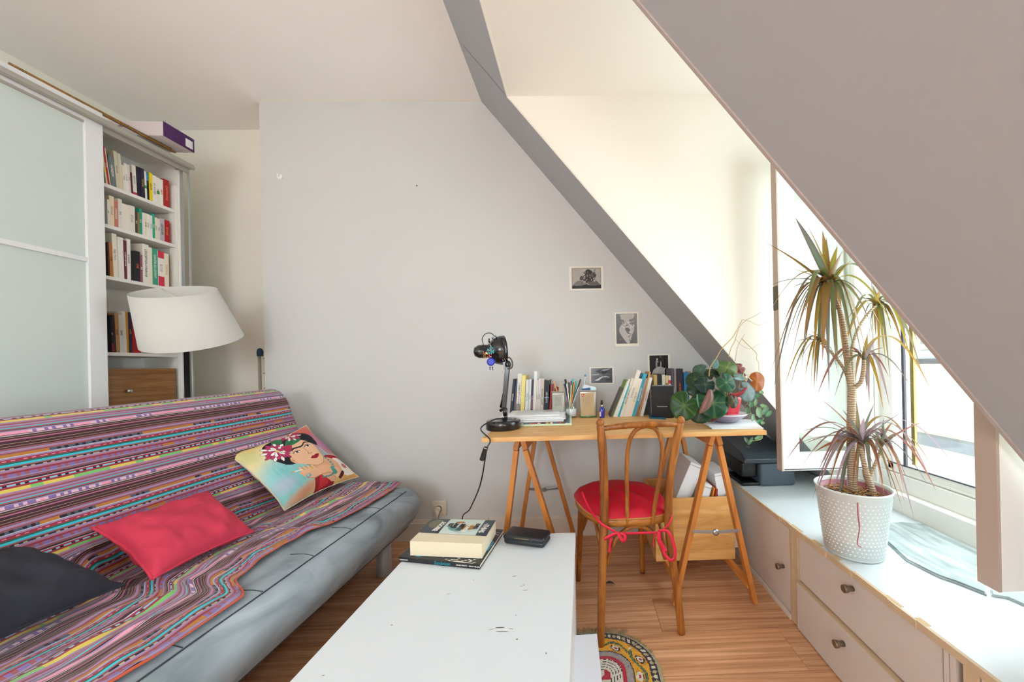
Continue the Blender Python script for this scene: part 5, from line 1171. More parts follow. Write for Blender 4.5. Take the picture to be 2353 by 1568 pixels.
sc_.tube(bez([cp(1671, 1112, 1.79), cp(1677, 1122, 1.78), cp(1683, 1130, 1.78), cp(1680, 1143, 1.79), cp(1679, 1150, 1.79)], 16), [.006+.004*abs(nz(k*.5, 1)) for k in range(17)], 8)
tag(sc_.build('scarf', mat('scarf_blue', '#3c87a8', .9, noise=.2, nscale=60), None), 'bit of crumpled blue cloth hanging in the right corner of the crate', 'cloth')
# ================================================================== BENTWOOD CHAIR
bw = wood('bentwood', '#6e3c14', '#b5762f', (20, 20, 3.2), .35, c3='#97581f', dist=1.5, bump=.06)
ch = thing('bentwood_chair', 'brown bentwood cafe chair with a red cushion in front of the desk', 'chair', (.2, 1.6, 0))
Lp = [P(1380, 1486, Y=1.338), P(1382, 1400, Y=1.352), P(1384, 1300, Y=1.375), P(1388, 1200, Y=1.395), P(1388, 1110, Y=1.39), P(1385, 1040, Y=1.375), P(1379, 972, Y=1.36)]
Rp = [P(1566, 1452, Y=1.39), P(1557, 1372, Y=1.40), P(1545, 1285, Y=1.415), P(1536, 1200, Y=1.43), P(1538, 1110, Y=1.425), P(1551, 1030, Y=1.41), P(1565, 966, Y=1.395)]
Lp[0].z = .0; Rp[0].z = .0
def post(pts): return MB().tube(bez(pts, 30), [lerp(.0145, .0175, min(1, k/14)) if k < 28 else (.0155 if k < 30 else .010) for k in range(31)], 14)
post(Lp).ball(Lp[-1], .0165, 12).build('rear_post', bw, ch); post(Rp).ball(Rp[-1], .0165, 12).build('rear_post', bw, ch)
ra, rb_ = P(1385, 985, Y=1.362), P(1558, 976, Y=1.397)
MB().tube(bez([ra, ra.lerp(rb_, .3)+Vector((0, -.018, .010)), ra.lerp(rb_, .7)+Vector((0, -.018, .010)), rb_], 20), [.0095+.0035*math.sin(PI*k/20) for k in range(21)], 12).build('top_rail', bw, ch)
def hp(u, v, y): return P(u, v, Y=y)
MB().tube(bez([hp(1441, 1208, 1.418), hp(1441, 1150, 1.410), hp(1440, 1080, 1.402), hp(1445, 1020, 1.390), hp(1460, 990, 1.380), hp(1484, 980, 1.377), hp(1508, 988, 1.384), hp(1521, 1020, 1.394), hp(1519, 1070, 1.404), hp(1508, 1140, 1.412), hp(1498, 1205, 1.424)], 44), .0088, 12).build('inner_hoop', bw, ch)
# seat: local frame, rear centre and axes
sa = P(1388, 1195, Y=1.40); sb_ = P(1536, 1195, Y=1.435); rc = (sa+sb_)/2; rc.z = .448; fx = Vector((sb_.x-sa.x, sb_.y-sa.y, 0)).normalized(); fy = Vector((-fx.y, fx.x, 0))
fy = (fy+fx*-.10).normalized()
def spnt(u, v, z): return Vector((rc.x, rc.y, 0))+fx*u+fy*v+Vector((0, 0, z))
def seat_out(k): return [(-.125*k, .012), (0, -.006), (.125*k, .012), (.178*k, .10), (.196*k, .22), (.180*k, .33), (.10*k, .398), (0, .412), (-.10*k, .398), (-.180*k, .33), (-.196*k, .22), (-.178*k, .10)]
def ring(k, off=0):
    o = bez([(*p, 0) for p in seat_out(1)]+[(*seat_out(1)[0], 0)], 48)[:-1]; c_ = Vector((0, .2, 0))
    return [(c_+(p-c_)*k) for p in o]
q = MB(); R1, R2 = ring(1.0), ring(.84)
n_ = len(R1); vs = [spnt(p.x, p.y, .425) for p in R1]+[spnt(p.x, p.y, .452) for p in R1]+[spnt(c_.x, c_.y, .457) for c_ in ring(.97)]+[spnt(p.x, p.y, .455) for p in R2]+[spnt(p.x, p.y, .425) for p in R2]
fs = [(r_*n_+i, r_*n_+(i+1) % n_, ((r_+1) % 5)*n_+(i+1) % n_, ((r_+1) % 5)*n_+i) for r_ in range(5) for i in range(n_)]
q.add(vs, fs, True); q.build('seat_frame', wood('bentwood_seat', '#8a4f1c', '#bf8440', (4, 4, 20), .35, c3='#b87835'), ch)
cane = mat('woven_cane', '#b98a54', .6, noise=.3, nscale=150, bump=.5, bscale=260)
q = MB().add([spnt(p.x, p.y, .451) for p in R2]+[spnt(p.x, p.y, .446) for p in R2], [tuple(range(n_)), tuple(range(n_, 2*n_))[::-1]]+[(i, (i+1) % n_, n_+(i+1) % n_, n_+i) for i in range(n_)]); q.build('cane_panel', cane, ch)
for s_ in (-1, 1):
    top = spnt(.150*s_, .345, .43); bot = spnt(.168*s_, .375, 0.0)
    MB().tube(bez([bot, bot.lerp(top, .4), bot.lerp(top, .8), top], 12), [lerp(.0125, .0165, k/12) for k in range(13)], 12).build('front_leg', bw, ch)
# arched braces between the legs
def arch(p, q_, z0, z1, bow): 
    m_ = (p+q_)/2; return bez([Vector((p.x, p.y, z0)), Vector((lerp(p.x, m_.x, .35), lerp(p.y, m_.y, .35), lerp(z0, z1, .72))), Vector((m_.x, m_.y, z1)), Vector((lerp(q_.x, m_.x, .35), lerp(q_.y, m_.y, .35), lerp(z0, z1, .72))), Vector((q_.x, q_.y, z0))], 24)
lp_, rp_ = spnt(-.125, .014, 0), spnt(.125, .014, 0); lf, rf = spnt(-.15, .34, 0), spnt(.15, .34, 0)
for (p, q_) in ((lp_, rp_), (lp_+fx*-.012+fy*.02, lf), (rp_+fx*.012+fy*.02, rf), (lf, rf)):
    MB().tube(arch(p, q_, .27, .418, 0), .0085, 10).build('arched_brace', bw, ch)
# red cushion with ties
cu_ = thing('chair_cushion', 'thin red silky seat cushion tied to the bentwood chair', 'cushion', spnt(0, .2, .46))
rs, nt, b = nodes('red_satin'); b.inputs['Base Color'].default_value = (*srgb('#c6082c'), 1); b.inputs['Roughness'].default_value = .62
R3 = ring(1.02)
def cush(k, side):
    vs = []; m_ = 14; n_ = len(R3); c_ = Vector((0, .2, 0))
    for j in range(m_+1):
        t = 1-j/m_
        for i, p in enumerate(R3):
            w_ = c_+(p-c_)*max(t, .001)*(1+.02*nz(i*.5, 3)); a = math.atan2(p.y-.2, p.x)
            h = (.040 if side > 0 else 0.0)*(max(0, 1-t**4))**.5 + .006*abs(nz(a*3, t*3, 1))*t*(side > 0)*(1-t**6) + (.018*nz(w_.x*16, w_.y*10)+.012*abs(nz(w_.x*34, w_.y*7, 4)))*(side > 0)*(1-t**4)
            vs.append(spnt(w_.x, w_.y, .4605+max(h, 0)+(.002*abs(nz(i*.8, 1)) if side > 0 else 0)+ (.010*max(0, nz(i*.35, 9)) if j < 2 else 0)))
    return vs, [(j*n_+i, j*n_+(i+1) % n_, (j+1)*n_+(i+1) % n_, (j+1)*n_+i) for j in range(m_) for i in range(n_)]
q = MB(); q.add(*cush(1, 1), True); q.build('satin_cover', rs, cu_)
q = MB(); R4 = ring(1.03); n_ = len(R4); q.add([spnt(p.x, p.y, .459+.004*abs(nz(i*.6, 4))) for i, p in enumerate(R4)]+[spnt(p.x*.2, .2+(p.y-.2)*.2, .459) for p in R4], [(i, (i+1) % n_, n_+(i+1) % n_, n_+i) for i in range(n_)], True)
q.build('tan_lining', mat('tan_lining', '#c98a4c', .7), cu_, solid=.002)
rib = mat('red_ribbon', '#d8143c', .45)
def ribbon(pts, w_=.010, nm='tie_ribbon'):
    pts = bez(pts, 30); vs = []
    for i, p in enumerate(pts):
        d = (pts[min(i+1, 30)]-pts[max(i-1, 0)]).normalized(); sd = d.cross(Vector((0, -1, 0))); sd = sd.normalized() if sd.length > .01 else Vector((1, 0, 0))
        a = nz(i*.12, w_*900)*.9; sd = sd*math.cos(a)+Vector((0, -1, 0))*math.sin(a)*.5; vs += [p-sd*w_/2, p+sd*w_/2]
    MB().add(vs, [(2*i, 2*i+1, 2*i+3, 2*i+2) for i in range(30)], True).build(nm, rib, cu_, solid=.0012)
yy = 1.372
ribbon([P(1337, 1130, Y=1.50), P(1352, 1165, Y=1.44), P(1378, 1200, Y=1.374), P(1400, 1215, Y=1.370), P(1422, 1226, Y=1.372)], .009)
ribbon([P(1422, 1226, Y=yy), P(1408, 1229, Y=yy), P(1395, 1236, Y=yy-.004), P(1388, 1240, Y=yy-.006)], .013)
ribbon([P(1420, 1226, Y=yy), P(1428, 1240, Y=yy-.006), P(1434, 1243, Y=yy-.008), P(1436, 1232, Y=yy-.008), P(1424, 1226, Y=yy)], .013)
ribbon([P(1405, 1236, Y=yy), P(1402, 1252, Y=yy), P(1400, 1270, Y=yy)], .010)
ribbon([P(1422, 1226, Y=yy), P(1450, 1226, Y=1.38), P(1480, 1225, Y=1.385), P(1515, 1224, Y=1.39)], .009)
ribbon([P(1512, 1220, Y=1.39), P(1528, 1214, Y=1.388), P(1540, 1198, Y=1.400), P(1544, 1184, Y=1.420)], .007)
ribbon([P(1514, 1220, Y=1.385), P(1535, 1222, Y=1.38), P(1548, 1250, Y=1.372), P(1551, 1278, Y=1.368), P(1542, 1288, Y=1.368), P(1528, 1276, Y=1.372), P(1522, 1258, Y=1.378)], .012)
ribbon([P(1514, 1222, Y=1.385), P(1515, 1240, Y=1.38), P(1520, 1252, Y=1.378), P(1530, 1268, Y=1.376)], .016)
ribbon([P(1505, 1228, Y=1.385), P(1501, 1245, Y=1.385), P(1502, 1258, Y=1.385)], .004)
# ================================================================== WINDOW BENCH
cabM = mat('bench_front_paint', '#d0c6bf', .5, noise=.02, nscale=4); edgM = mat('raw_edge_band', '#cbb292', .6, noise=.12, nscale=20); topM = mat('bench_top_white', '#cfd6da', .35, noise=.012, nscale=3)
gapM = mat('gap_dark', '#4b4440', .8); knM = mat('knob_bronze', '#8d8070', .35, .8)
BZ = .405
bt = thing('bench_top', 'long white worktop under the window with a chipped wooden front edge', 'worktop', (1.13, .7, BZ))
MB().box((.852, -.9, BZ-.018), (1.364, 2.235, BZ)).box((1.364, YN+.004, BZ-.018), (1.3845, YF-.004, BZ)).build('board', topM, bt)
q = MB(); rr = random.Random(8); y = -.9; top = []
while y < 2.235:
    d = rr.choice([0, 0, 0, .003, .006]) if .6 < y < 1.45 else 0; l_ = rr.uniform(.02, .09)
    q.box((.846+d*.5, y, BZ-.020), (.8525+d, min(y+l_, 2.235), BZ+.0004)); y += l_
tag(q.build('edge_band', edgM, bt), kind='stuff')
q = MB()
for (y, l_) in ((1.36, .07), (1.25, .05), (1.16, .03), (.93, .05), (.86, .03)): q.box((.853, y, BZ), (.862+rr.uniform(0, .006), y+l_, BZ+.0006))
tag(q.build('chipped_laminate', mat('chip_wood', '#c9ab84', .8), bt), kind='stuff')
def knob(y, z, x, par):
    return MB().lathe([(.0085, 0), (.0085, .016), (.0115, .021), (.0125, .030), (.0115, .032)], (x, y, z), 20, (-1, 0, 0)).build('knob', knM, par)
c1 = thing('cabinet', 'low cabinet with a single door and knob, far end of the window bench', 'cabinet', (1.1, 1.8, 0))
MB().box((.866, 1.402, 0), (1.36, 2.235, BZ-.0185)).build('carcass', cabM, c1)
d_ = MB().box((.852, 1.445, .030), (.8655, 2.23, BZ-.024)).build('door', cabM, c1, bevel=.001); knob(1.487, .198, .852, d_)
MB().box((.853, 1.402, .004), (.868, 1.418, BZ-.021)).build('upright', edgM, c1); MB().box((.851, 1.4195, .004), (.868, 1.438, BZ-.021)).build('upright', edgM, c1)
MB().box((.848, 1.44, .0), (.8665, 2.234, .022)).build('plinth_strip', TRIMM, c1, bevel=.001)
c2 = thing('cabinet', 'wide two-drawer cabinet below the potted dracaena', 'cabinet', (1.1, 1.1, 0))
MB().box((.872, .806, 0), (1.36, 1.400, BZ-.0185)).build('carcass', gapM, c2)
for y in (.806, 1.388): MB().box((.853, y, 0), (.874, y+.012, BZ-.021)).build('upright', edgM if y > 1 else cabM, c2)
d_ = MB().box((.857, .824, .203), (.8715, 1.384, BZ-.022)).build('drawer_front', cabM, c2, bevel=.001); knob(1.104, .345, .857, d_)
d_ = MB().box((.846, .820, .006), (.8715, 1.387, .193)).build('drawer_front', cabM, c2, bevel=.001); knob(1.135, .143, .846, d_)
MB().box((.8452, .820, .193), (.8715, 1.387, .1965)).build('drawer_lip', edgM, d_)
c3 = thing('cabinet', 'nearest bench cabinet, cut off by the lower right corner of the photo', 'cabinet', (1.1, .3, 0))
MB().box((.872, -.88, 0), (1.36, .804, BZ-.0185)).build('carcass', gapM, c3)
MB().box((.853, .790, 0), (.874, .8035, BZ-.021)).build('upright', cabM, c3); MB().box((.852, .745, 0), (.872, .774, BZ-.021)).build('upright', edgM, c3)
for (y0, y1) in ((.10, .742), (-.55, .095)):
    d_ = MB().box((.857, y0, .203), (.8715, y1, BZ-.022)).build('drawer_front', cabM, c3, bevel=.001); knob((y0+y1)/2, .345, .857, d_)
    d_ = MB().box((.850, y0, .006), (.8715, y1, .196)).build('drawer_front', cabM, c3, bevel=.001); knob((y0+y1)/2, .143, .850, d_)
# slates lying on the bench by the window
SLM, nt, b = nodes('slate'); N = nt.nodes; L = nt.links; tc = N.new('ShaderNodeTexCoord'); mp = N.new('ShaderNodeMapping'); mp.inputs['Scale'].default_value = (26, 7, 20); mp.inputs['Rotation'].default_value = (0, 0, .2)
n = N.new('ShaderNodeTexNoise'); n.inputs['Scale'].default_value = 1; n.inputs['Detail'].default_value = 9; n.inputs['Distortion'].default_value = .6; L.new(tc.outputs['Object'], mp.inputs[0]); L.new(mp.outputs[0], n.inputs['Vector'])
r = N.new('ShaderNodeValToRGB'); r.color_ramp.elements[0].position = .35; r.color_ramp.elements[0].color = (*srgb('#84908f'), 1); r.color_ramp.elements[1].position = .62; r.color_ramp.elements[1].color = (*srgb('#b0babb'), 1); L.new(n.outputs['Fac'], r.inputs[0]); L.new(r.outputs[0], b.inputs['Base Color'])
bp = N.new('ShaderNodeBump'); bp.inputs['Strength'].default_value = .6; bp.inputs['Distance'].default_value = .004; L.new(n.outputs['Fac'], bp.inputs['Height']); L.new(bp.outputs[0], b.inputs['Normal']); b.inputs['Roughness'].default_value = .5
def slate(px, t, label):
    pts = [P(u, v, Z=BZ+t) for u, v in px]; o = []
    for i in range(len(pts)):
        a, b_ = pts[i], pts[(i+1) % len(pts)]; k = max(1, int((b_-a).length/.02))
        for j in range(k): p = a.lerp(b_, j/k); o.append((p.x+.0025*nz(p.x*90, p.y*90), p.y+.0035*nz(p.y*70, p.x*60, 3)))
    q = MB(); n_ = len(o); q.prism(o, BZ+.0006, BZ+t*.55, 'z'); c_ = (sum(p[0] for p in o)/n_, sum(p[1] for p in o)/n_)
    q.prism([(p[0]+(c_[0]-p[0])*.03, p[1]+(c_[1]-p[1])*.03) for p in o], BZ+t*.55, BZ+t, 'z')
    return tag(q.build('slate', SLM, None), label, 'slate')
slate([(2045, 1200), (2072, 1199), (2119, 1203), (2156, 1222), (2200, 1244), (2248, 1268), (2262, 1320), (2268, 1364), (2202, 1338), (2162, 1324), (2123, 1306), (2083, 1285), (2062, 1266), (2035, 1240)], .009, 'long blue-grey slate lying on the bench behind the potted dracaena')
slate([(2275, 1352), (2310, 1356), (2400, 1375), (2480, 1420), (2470, 1450), (2400, 1408), (2353, 1388), (2315, 1371), (2278, 1365)], .008, 'second blue-grey slate under the near window casement, right edge of the photo')
# ------------------------------------------------------------------ printer
pr_ = thing('printer', 'dark grey printer on the far end of the window bench, below the desk corner', 'printer', (1.0, 2.0, BZ))
pm1 = mat('printer_grey', '#4a5662', .4, noise=.03, nscale=5); pm2 = mat('printer_lid', '#3a4149', .32); pm3 = mat('printer_black', '#121217', .35)
MB().rbox((.955, 1.87, BZ+.001), (1.150, 2.19, .533), .016, 4).build('body', pm1, pr_)
q = MB(); b0, b1 = 1.862, 2.20
pl_ = [(b0, .536), (b0+.004, .556), (b0+.045, .585), (b1, .628), (b1, .536)]
vs = [];
for x in (.865, .872, 1.140, 1.150):
    e = .006 if x in (.865, 1.150) else 0
    for (y, z) in pl_: vs.append((x, y+(e if y < 2 else -e), z-(e if z > .54 else -e*.3)))
fs = [(i*5+j, i*5+(j+1) % 5, (i+1)*5+(j+1) % 5, (i+1)*5+j) for i in range(3) for j in range(5)]+[(0, 1, 2, 3, 4), (19, 18, 17, 16, 15)]
q.add(vs, fs); q.build('lid', pm2, pr_, bevel=.003)
MB().rbox((.868, 1.90, .448), (.957, 2.18, .534), .01).rbox((.862, 1.885, BZ+.001), (.957, 2.10, .424), .004).build('paper_tray', pm3, pr_)
lp_ = P(1719, 1030, Y=1.98); q = MB(); M_ = frame((lp_.x, 1.98, .586+(1.98-1.907)*.147+.001), (1, .1, 0), (0, 1, .147))
q.x = M_; rg = [(.011*math.cos(t), .006*math.sin(t), 0) for t in [2*PI*k/24 for k in range(25)]]; q.tube(rg, .0008, 5, cap=False); q.build('logo_ring', mat('logo_silver', '#9aa3ab', .3, .6), pr_)
text('hp', .008, M_, mat('logo_silver', '#9aa3ab'), 'logo_lettering', pr_)
# ================================================================== DRACAENA
PXc, PYc = .948, 1.215
pt = thing('potted_dracaena', 'tall dragon tree with drooping green-brown leaves in a dimpled white metal pot', 'plant', (PXc, PYc, BZ))
potM = mat('pot_white_metal', '#d7dedd', .32, noise=.01, nscale=4)
PZ0, PH, RB, RT = BZ+.001, .232, .087, .112
MB().lathe([(RB-.004, 0), (RB, .003), (RT, PH-.006), (RT+.0035, PH-.004), (RT+.0035, PH), (RT-.001, PH+.001), (RT-.004, PH-.004), (RB+.002, .01), (.0001, .008)], (PXc, PYc, PZ0), 64).build('pot', potM, pt)
q = MB(); NR, NA = 15, 46
for j in range(NR):
    z = .022+(PH-.055)*j/(NR-1); rr_ = lerp(RB, RT, z/PH)
    for k in range(NA):
        a = 2*PI*(k+.5*(j % 2))/NA; c_ = Vector((PXc+rr_*math.cos(a), PYc+rr_*math.sin(a), PZ0+z)); nn = Vector((math.cos(a), math.sin(a), 0)); tg = Vector((-nn.y, nn.x, 0)); up_ = Vector((0, 0, 1)); w_ = .0027
        vs = [c_+nn*.0018]+[c_+(tg*math.cos(t)+up_*math.sin(t))*w_+nn*.0001 for t in [2*PI*m_/6 for m_ in range(6)]]
        q.add(vs, [(0, 1+m_, 1+(m_+1) % 6) for m_ in range(6)], True)
tag(q.build('embossed_dots', mat('pot_dots', '#e6ecec', .22), pt), kind='stuff')
MB().lathe([(RT-.020, -.04), (RT-.016, -.012), (RT-.012, -.010), (RT-.014, -.016), (RT-.019, -.045)], (PXc+.004, PYc, PZ0+PH), 40).build('inner_pot', mat('inner_pot_mauve', '#a05a68', .5), pt)
MB().lathe([(RT-.019, -.036), (.04, -.030), (.0001, -.028)], (PXc+.004, PYc, PZ0+PH), 30).build('soil', mat('soil', '#4a3326', .95, noise=.4, nscale=60, bump=.8, bscale=120), pt)
q = MB(); rr = random.Random(12)
for k in range(150):
    a = rr.uniform(0, 2*PI); rad = (RT-.022)*math.sqrt(rr.random()); b_ = rr.uniform(0, PI); l_ = rr.uniform(.008, .022); c_ = Vector((PXc+.004+rad*math.cos(a), PYc+rad*math.sin(a), PZ0+PH-.029+rr.uniform(0, .007)))
    d_ = Vector((math.cos(b_), math.sin(b_), rr.uniform(-.2, .3)))*l_; q.tube([c_-d_, c_+Vector((0, 0, .003)), c_+d_], .0010, 4)
tag(q.build('dry_mulch', mat('straw', '#c99b62', .9, noise=.35, nscale=80), pt), kind='stuff')
bark, nt, b = nodes('dracaena_bark'); N = nt.nodes; L = nt.links; tc = N.new('ShaderNodeTexCoord'); wv = N.new('ShaderNodeTexWave'); wv.wave_type = 'BANDS'; wv.bands_direction = 'Z'; wv.inputs['Scale'].default_value = 38; wv.inputs['Distortion'].default_value = 5; wv.inputs['Detail'].default_value = 3
L.new(tc.outputs['Object'], wv.inputs['Vector']); r = N.new('ShaderNodeValToRGB'); r.color_ramp.elements[0].color = (*srgb('#8f7a63'), 1); r.color_ramp.elements[1].color = (*srgb('#cdb89c'), 1); L.new(wv.outputs['Fac'], r.inputs[0]); L.new(r.outputs[0], b.inputs['Base Color']); b.inputs['Roughness'].default_value = .8
bp = N.new('ShaderNodeBump'); bp.inputs['Strength'].default_value = .5; bp.inputs['Distance'].default_value = .003; L.new(wv.outputs['Fac'], bp.inputs['Height']); L.new(bp.outputs[0], b.inputs['Normal'])
def D(u, v, y=1.215): return P(u, v, Y=y)
def stem(pts, r0, r1, nm='trunk'):
    c_ = bez(pts, 40); MB().tube(c_, [lerp(r0, r1, i/40)*(1+.05*math.sin(i*2.3)) for i in range(41)], 12).build(nm, bark, pt)
s0 = D(1962, 1152, 1.235); s0.z = PZ0+PH-.04
stem([s0, D(1957, 1080, 1.23), D(1955, 1000, 1.225), D(1957, 930, 1.22), D(1958, 888, 1.22)], .0135, .0125)
stem([D(1955, 892, 1.22), D(1950, 850, 1.215), D(1944, 790, 1.21), D(1934, 730, 1.20), D(1920, 690, 1.195), D(1905, 664, 1.19)], .009, .0065, 'branch')
stem([D(1960, 890, 1.22), D(1957, 850, 1.24), D(1958, 800, 1.26), D(1975, 750, 1.29), D(2000, 715, 1.30), D(2014, 702, 1.30)], .0065, .0045, 'branch')
stem([D(1962, 892, 1.22), D(1978, 878, 1.20), D(1984, 850, 1.19), D(1985, 826, 1.185)], .0085, .006, 'branch')
stem([D(1952, 880, 1.22), D(1940, 850, 1.235), D(1915, 815, 1.25), D(1890, 792, 1.25)], .006, .0045, 'branch')
s1_ = D(2008, 1158, 1.20); s1_.z = PZ0+PH-.04
stem([s1_, D(2006, 1130, 1.20), D(1992, 1090, 1.20), D(1982, 1050, 1.195), D(1978, 1028, 1.19)], .0105, .007, 'side_stem')
stem([D(2003, 1122, 1.20), D(2000, 1095, 1.215), D(2014, 1060, 1.23), D(2024, 1034, 1.235)], .006, .005, 'side_stem')
stem([D(2000, 1118, 1.20), D(1988, 1100, 1.21), D(1984, 1080, 1.22)], .005, .004, 'side_stem')
def leafmat(name, c_, e_, mid=None):
    m_, nt, b = nodes(name); N = nt.nodes; L = nt.links; a = N.new('ShaderNodeAttribute'); a.attribute_name = 'Col'
    tr_ = N.new('ShaderNodeBsdfTranslucent'); mx = N.new('ShaderNodeMixShader'); mx.inputs[0].default_value = .38; out = N['Material Output']
    L.new(a.outputs['Color'], b.inputs['Base Color']); L.new(a.outputs['Color'], tr_.inputs[0]); b.inputs['Roughness'].default_value = .38
    L.new(b.outputs[0], mx.inputs[1]); L.new(tr_.outputs[0], mx.inputs[2]); L.new(mx.outputs[0], out.inputs[0]); return m_
LFM = leafmat('strap_leaf', None, None)
GR = [('#5d7f45', '#7f6a48'), ('#8a9a35', '#96703a'), ('#a09634', '#a06a36'), ('#74904a', '#86605a'), ('#6f8a6c', '#7c6468'), ('#8f7c3c', '#96603f')]
GL = [('#86685a', '#9a5a50'), ('#929488', '#a07480'), ('#a07840', '#ac6240'), ('#a8a6b0', '#a87c8a'), ('#7c8c5c', '#9c6452'), ('#b4b2c0', '#ac8898')]
rl = random.Random(21)
def strap(base, tip, arch_, w_, pal, par, outw=None):
    base = Vector(base); tip = Vector(tip); mid = base.lerp(tip, .42)+Vector((0, 0, arch_))
    pts = []
    for i in range(15):
        t = i/14; pts.append(base*(1-t)**2+mid*2*t*(1-t)+tip*t*t)
    if outw: pts = [p+Vector((0, 0, .006*math.sin(i*.9+outw))) for i, p in enumerate(pts)]
    c1_, c2_ = [srgb(x) for x in pal]; vs = []; cl = []
    tw = rl.uniform(-.5, .5)
    for i, p in enumerate(pts):
        t = i/14; d = (pts[min(i+1, 14)]-pts[max(i-1, 0)]).normalized(); sd = d.cross(Vector((0, 0, 1)))
        if sd.length < .05: sd = Vector((1, 0, 0))
        sd.normalize(); nn = sd.cross(d).normalized(); a = tw*t; sd2 = sd*math.cos(a)+nn*math.sin(a)
        wd_ = w_*(.45+.55*math.sin(min(1, t*2.2)*PI/2))*(1-t**2.6)*1.0+.0004
        vs += [p-sd2*wd_/2+nn*wd_*.16, p, p+sd2*wd_/2+nn*wd_*.16]
        k = 1+.12*nz(i*.7, w_*1000+tip.x*9); m_ = [lerp(x, y_, max(0, (t-.55)*1.6)) for x, y_ in zip(c1_, c2_)]
        cl += [[x*k for x in c2_], [x*k for x in m_], [x*k for x in c2_]] if t > .02 else [m_, m_, m_]
    fs = []
    for i in range(14):
        for j in (0, 1): fs.append((i*3+j, i*3+j+1, (i+1)*3+j+1, (i+1)*3+j))
    MB().add(vs, fs, True).build('leaf', LFM, par, colors=np.array(cl), domain='POINT')
def crown(bu, bv, by, tips, pal, w_, par=pt, spread=.10):
    b_ = D(bu, bv, by)
    for i, tp_ in enumerate(tips):
        u, v = tp_[:2]; dy = tp_[2] if len(tp_) > 2 else rl.uniform(-spread, spread); t_ = D(u, v, by+dy)
        down = v > bv+25; ln = (t_-b_).length
        up_f = .20 if v < bv-30 else (.45 if not down else .72)
        strap(b_+Vector((rl.uniform(-.006, .006), rl.uniform(-.006, .006), rl.uniform(-.008, .010))), t_, ln*up_f*(1.0 if down else .5)*rl.uniform(.8, 1.15), w_*rl.uniform(.65, 1.1), rl.choice(pal), par)
crown(1905, 658, 1.19, [(1827, 500), (1852, 512), (1890, 530), (1898, 545), (1924, 566), (1937, 576), (1955, 600), (1758, 557), (1816, 617), (1765, 658), (1815, 664), (1757, 742), (1800, 745), (1797, 828), (1768, 870), (1776, 905), (1805, 905), (1815, 790), (1862, 895), (1868, 846), (1876, 886), (1922, 852), (1926, 846, -.08), (1985, 850, -.06), (1992, 820, -.08), (2062, 770, -.04), (2000, 742), (2040, 700), (1845, 800, -.08), (1830, 770, -.05), (1880, 800, .1), (1950, 760, .1), (1850, 720, -.1), (1840, 860, 0), (1890, 830, -.1), (1960, 800, -.09), (1905, 900, -.06), (1945, 880, .05), (2030, 760, -.1), (1870, 760, .12)], GR, .025)
crown(2014, 703, 1.30, [(2005, 655), (2022, 668), (1962, 690), (1950, 765), (1998, 860), (2036, 840), (2064, 846), (2086, 790), (2112, 792), (2096, 842), (2118, 856), (1944, 742), (1932, 826), (1990, 880), (2012, 772), (2060, 700), (2050, 730), (2100, 760), (2030, 800), (1970, 820), (2045, 870), (2075, 800), (2020, 830), (2110, 830)], GR, .018, spread=.07)
crown(1887, 790, 1.25, [(1815, 790), (1838, 832), (1800, 898), (1812, 906), (1850, 868), (1870, 898), (1920, 822), (1930, 868), (1835, 836), (1905, 836), (1860, 760), (1895, 740), (1845, 770)], GR[2:], .012, spread=.05)
crown(1985, 824, 1.185, [(1879, 906), (1917, 914), (1930, 868), (2042, 866), (2098, 898), (2140, 900), (2044, 934), (2030, 942), (1998, 930), (1994, 768), (2012, 780), (1940, 850), (1955, 800), (2030, 800), (2070, 850), (1905, 850), (1992, 900), (2010, 860), (1965, 880)], GR[2:]+GL[:2], .016, spread=.09)
crown(1978, 1020, 1.19, [(1887, 918), (1867, 955), (1842, 992), (1812, 1032), (1806, 1060), (1836, 1085), (1880, 1085), (1868, 1145), (1874, 1140), (1893, 1170), (1920, 1202), (1928, 1190), (1968, 1148), (1992, 1150), (2042, 1195), (2074, 1172), (2080, 1158), (2100, 1192), (2130, 1112), (2152, 1130), (2146, 1122), (2194, 1074), (2090, 938), (2034, 984), (1966, 916), (2010, 926), (1936, 942), (1902, 1100), (2032, 1130), (1898, 1130), (1985, 960), (1958, 960), (1850, 1020), (1870, 1040), (2060, 1060), (2110, 1060), (1945, 1140), (1890, 1070), (1915, 1130), (1960, 1120), (2015, 1110), (2055, 1150), (2090, 1110), (1855, 1060), (2005, 1150)], GL+GR[4:], .017, spread=.09)
crown(2025, 1024, 1.235, [(2050, 970), (2030, 962), (2060, 1010), (2122, 1070), (2084, 1020), (2142, 1076), (2096, 1042), (2082, 1100), (2060, 1100), (1996, 992), (2040, 980), (2010, 985), (2120, 970), (2078, 1130), (2012, 1060)], GL+GR[3:], .013, spread=.05)
MB().tube(bez([D(1971, 1156, 1.11), D(1972, 1185, 1.09), D(1975, 1215, 1.09), D(1970, 1250, 1.098), D(1979, 1258, 1.10)], 20), [.0022]*10+[.0016]*11, 5).build('withered_root', mat('withered_pink', '#a85560', .7), pt)
